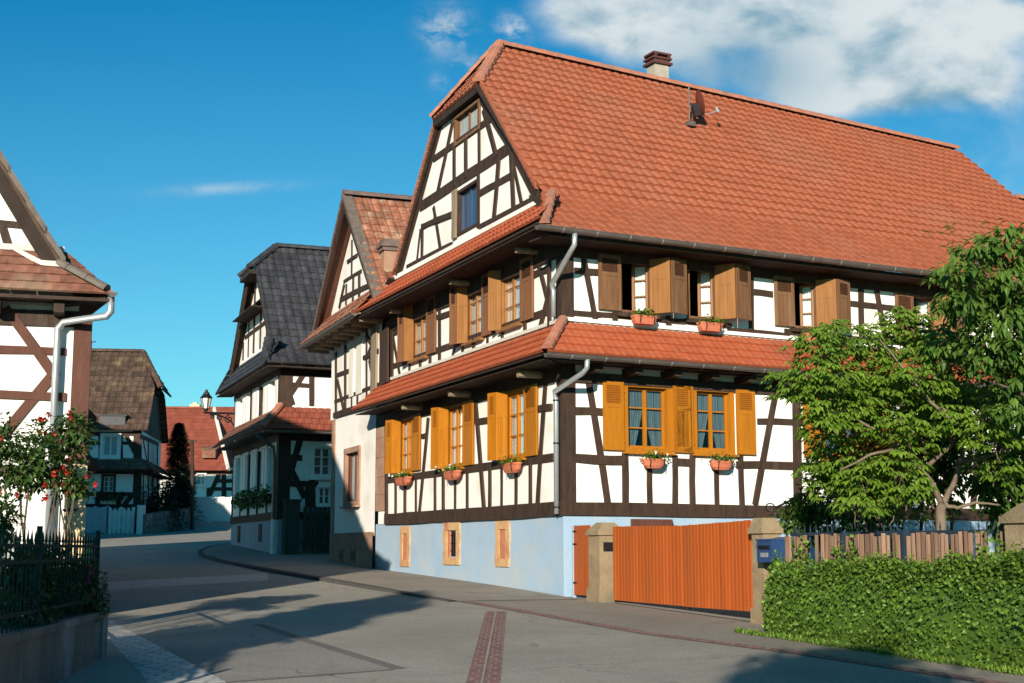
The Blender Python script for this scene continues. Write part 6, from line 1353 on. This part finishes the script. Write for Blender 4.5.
for i in range(n-1):
    for (pa_k, pb_k, h0, h1) in ((KP, kin, tp_[i], tp_[i+1]),):
        A, B_, C_, D_ = KP[i], KP[i+1], kin[i+1], kin[i]
        f_ = lambda p, h: (p[0], p[1], gz(p[1])+h)
        mb.face([f_(A, h0+.006), f_(B_, h1+.006), f_(C_, h1+.006), f_(D_, h0+.006)]); mb.face([f_(D_, -.02), f_(C_, -.02), f_(C_, h1+.006), f_(D_, h0+.006)]); mb.face([f_(A, -.02), f_(B_, -.02), f_(B_, h1+.006), f_(A, h0+.006)])
struct(mb.build('kerb', M['kerb']))
# pavement continuing along the gate, flush, beyond the red brick channel
bl = BR; br_ = [tuple(Vector(p)+Vector(Y.N[:2])*-3.2) for p in BR]
strip(bl, br_, .008, 'pavement', M['pave'])
strip(BR, [tuple(Vector(p)-Vector(Y.N[:2])*.22) for p in BR], .012, 'brick_channel', M['redbrick'], True)
x0 = (487+505)/2
ca, cb_ = gpx(496, 612), gpx(482, 683); 
for s, nm in ((-1, 'brick_channel'), (1, 'brick_channel')):
    a, b = (ca[0]+s*.085, ca[1]), (cb_[0]+s*.085, cb_[1]-6); strip([(a[0]-.075, a[1]), (b[0]-.075, b[1])], [(a[0]+.075, a[1]), (b[0]+.075, b[1])], .008, nm, M['redbrick'], True)
mb = MB(); yy = ca[1]; 
while yy > cb_[1]-5:
    w_ = rnd.uniform(.008, .016); s = (ca[1]-yy)/(ca[1]-cb_[1]); xx = ca[0]+(cb_[0]-ca[0])*s
    cut_sheet([(xx-w_, yy), (xx+w_, yy), (xx+w_, yy-.3), (xx-w_, yy-.3)], .012, mb); yy -= .3
struct(mb.build('mortar_joint', M['mortarline']))
# setts: gutter on the left and a band across the street
strip([gpx(102, 632), gpx(148, 683), (-3.2, 6)], [gpx(110, 621), gpx(226, 683), (-2.35, 6)], .008, 'sett_gutter', M['cobble'], True)
strip([gpx(96, 591), gpx(180, 586), gpx(268, 581)], [gpx(96, 583), gpx(180, 578.5), gpx(268, 573.5)], .008, 'sett_band', M['cobble'], True)
# tar seams
def seam(pts, w):
    a = [gpx(*p) for p in pts]; b = offset(a, w); mbs = strip(a, b, .007, 'tar_seam', M['seam'])
seam([(252, 625), (296, 640), (392, 670)], .16); seam([(392, 670), (300, 677), (215, 684)], .07); 
strip([gpx(120, 640), gpx(215, 683)], [gpx(252, 626), gpx(392, 670)], .006, 'road_patch', M['patch'])
lb = MB()
for k in range(2200):
    uu = hu0+(hu1-hu0)*rnd.random(); o_ = .98+abs(rnd.gauss(0, .07)); p = Y.pt(uu, 0, o_); p.z = gz(p.y)+.01; leaf(lb, p, Vector((rnd.uniform(-.6, .6), rnd.uniform(-.6, .6), rnd.uniform(.1, 1.))), rnd.uniform(.03, .09), .35, .3, rnd.random())
ws = lb.build('weeds', M['leaf_hedge']); ws['kind'] = 'stuff'; ws['label'] = 'straggling weeds and fallen leaves along the foot of the hedge'; ws['category'] = 'weeds'
# concrete threshold under the driveway gate
strip([tuple(Y.pt(1.9, 0, -.02)[:2]), tuple(Y.pt(6.3, 0, -.02)[:2])], [tuple(Y.pt(1.9, 0, -.25)[:2]), tuple(Y.pt(6.3, 0, -.25)[:2])], .02, 'threshold', M['mortarline'])
# ------------------------------------------------------------------ LIGHT, SKY, CAMERA
sc = bpy.context.scene
w = bpy.data.worlds.new('World'); sc.world = w; w.use_nodes = True; nt = w.node_tree; L = nt.links.new
bg = nt.nodes['Background']; bg.inputs['Strength'].default_value = .09
sky = N(nt, 'ShaderNodeTexSky', sky_type='NISHITA'); sky.sun_disc = False; sky.sun_elevation = SUN_EL; sky.sun_rotation = math.pi+SUN_AZ; sky.ozone_density = 2.5; sky.dust_density = .6; sky.air_density = 1.0
tint = N(nt, 'ShaderNodeMix', data_type='RGBA', blend_type='MULTIPLY'); tint.inputs[0].default_value = 1.; tint.inputs[7].default_value = (.17, .80, .98, 1)
L(sky.outputs[0], tint.inputs[6])
#TINT
tc = N(nt, 'ShaderNodeTexCoord'); sx = N(nt, 'ShaderNodeSeparateXYZ'); L(tc.outputs['Generated'], sx.inputs[0])
def mth(op, a, b=None, c=None):
    n_ = N(nt, 'ShaderNodeMath', operation=op)
    for i, v in enumerate((a, b, c)):
        if v is None: continue
        if isinstance(v, (int, float)): n_.inputs[i].default_value = v
        else: L(v, n_.inputs[i])
    return n_.outputs[0]
yy = mth('MAXIMUM', sx.outputs[1], .05); U = mth('DIVIDE', sx.outputs[0], yy); V = mth('DIVIDE', sx.outputs[2], yy)
tm = N(nt, 'ShaderNodeMapRange'); L(V, tm.inputs[0]); tm.inputs[1].default_value = .08; tm.inputs[2].default_value = .42
tmx = N(nt, 'ShaderNodeMix', data_type='RGBA'); L(tm.outputs[0], tmx.inputs[0]); tmx.inputs[6].default_value = (.42, .94, .98, 1); tmx.inputs[7].default_value = (.045, .65, .86, 1); L(tmx.outputs[2], tint.inputs[7])
cv = N(nt, 'ShaderNodeCombineXYZ'); L(U, cv.inputs[0]); L(mth('MULTIPLY', V, 1.5), cv.inputs[1])
def noise(scale, det, dist=0., rough=.55):
    n_ = N(nt, 'ShaderNodeTexNoise'); n_.inputs['Scale'].default_value = scale; n_.inputs['Detail'].default_value = det; n_.inputs['Distortion'].default_value = dist; n_.inputs['Roughness'].default_value = rough; L(cv.outputs[0], n_.inputs['Vector']); return n_.outputs['Fac']
def sstep(x, a, b):
    n_ = N(nt, 'ShaderNodeMapRange', interpolation_type='SMOOTHSTEP'); L(x, n_.inputs[0]); n_.inputs[1].default_value = a; n_.inputs[2].default_value = b; return n_.outputs[0]
n1 = noise(8., 7., .2, .52); n2 = noise(15., 6., .3, .55); n3 = noise(45., 6., .4, .65)
def blob(u, v, ru, rv):
    a = mth('DIVIDE', mth('SUBTRACT', U, u), ru); b = mth('DIVIDE', mth('SUBTRACT', V, v), rv)
    return mth('POWER', 2.718, mth('MULTIPLY', mth('ADD', mth('MULTIPLY', a, a), mth('MULTIPLY', b, b)), -1.))
uv = lambda px, py: (ray(px, py)[0]/ray(px, py)[1], ray(px, py)[2]/ray(px, py)[1])
bank = None
for px, py, rx, ry, am in ((590, 12, 55, 34, 1.1), (650, 30, 60, 42, 1.1), (700, 0, 90, 36, 1.2), (800, 5, 110, 45, 1.2), (850, 60, 70, 45, 1.1), (815, 95, 45, 28, .9), (930, 40, 70, 55, 1.05), (985, 80, 40, 30, .6), (1010, 20, 40, 20, .45), (725, 80, 60, 40, .5), (1020, 115, 60, 40, .42), (1000, 50, 60, 40, .32), (900, 90, 60, 35, .7), (960, 0, 90, 30, .55)):
    u_, v_ = uv(px, py); b_ = mth('MULTIPLY', blob(u_, v_, rx/1400., ry/1400.), am); bank = b_ if bank is None else mth('ADD', bank, b_)
bank = sstep(mth('ADD', bank, mth('MULTIPLY', mth('SUBTRACT', mth('ADD', mth('MULTIPLY', n1, .7), mth('MULTIPLY', n2, .3)), .5), 1.7)), .22, 1.05)
wis = None
for px, py, rx, ry, am in ((448, 32, 24, 22, 1.), (466, 60, 14, 12, .8), (440, 80, 10, 9, .5), (513, 28, 16, 13, .9), (550, 14, 12, 12, .9)):
    u_, v_ = uv(px, py); b_ = mth('MULTIPLY', blob(u_, v_, rx/1400., ry/1400.), am); wis = b_ if wis is None else mth('MAXIMUM', wis, b_)
wis = mth('MULTIPLY', wis, sstep(mth('ADD', mth('MULTIPLY', n3, .6), mth('MULTIPLY', n2, .4)), .40, .60))
u_, v_ = uv(215, 189); stk = mth('MULTIPLY', blob(u_, mth('ADD', v_, mth('MULTIPLY', mth('SUBTRACT', U, u_), .06)), 62/1400., 5.5/1400.), mth('MULTIPLY_ADD', sstep(n3, .3, .6), .5, .25))
u2, v2 = uv(930, 165); haz = mth('MULTIPLY', blob(u2, v2, 150/1400., 60/1400.), mth('MULTIPLY', sstep(n2, .3, .65), .22))
mask = mth('MINIMUM', mth('MAXIMUM', mth('MAXIMUM', bank, mth('MULTIPLY', wis, .9)), mth('MAXIMUM', mth('MULTIPLY', stk, .5), haz)), 1.)
u3, v3 = uv(745, 72); shade = mth('MULTIPLY', sstep(mth('ADD', mth('MULTIPLY', n1, .5), mth('MULTIPLY', n2, .5)), .36, .56), mth('SUBTRACT', 1., mth('MULTIPLY', blob(u3, v3, 75/1400., 45/1400.), .8)))
cc_ = N(nt, 'ShaderNodeMix', data_type='RGBA'); L(shade, cc_.inputs[0]); cc_.inputs[6].default_value = (1.25, 2.6, 3.5, 1); cc_.inputs[7].default_value = (5.0, 5.5, 5.7, 1)
mx = N(nt, 'ShaderNodeMix', data_type='RGBA'); L(mask, mx.inputs[0]); L(tint.outputs[2], mx.inputs[6]); L(cc_.outputs[2], mx.inputs[7]); L(mx.outputs[2], bg.inputs['Color'])
sl_ = bpy.data.lights.new('sun', 'SUN'); sl_.energy = 5.0; sl_.angle = rad(.5); sl_.color = (1., .895, .755); so = bpy.data.objects.new('sun', sl_); C.objects.link(so)
so.rotation_euler = SV.to_track_quat('Z', 'Y').to_euler()
cam = bpy.data.cameras.new('camera'); co = bpy.data.objects.new('camera', cam); C.objects.link(co); co.location = (0, 0, CZ); co.rotation_euler = (math.pi/2+PIT, 0, 0)
cam.sensor_width = 36.; cam.lens = F/1024*36; cam.clip_end = 2000; sc.camera = co
sc.view_settings.view_transform = 'Standard'; sc.view_settings.look = 'None'; sc.view_settings.exposure = .65; sc.view_settings.gamma = 1
for o in list(bpy.data.objects):
    if '_o' in o: del o['_o']
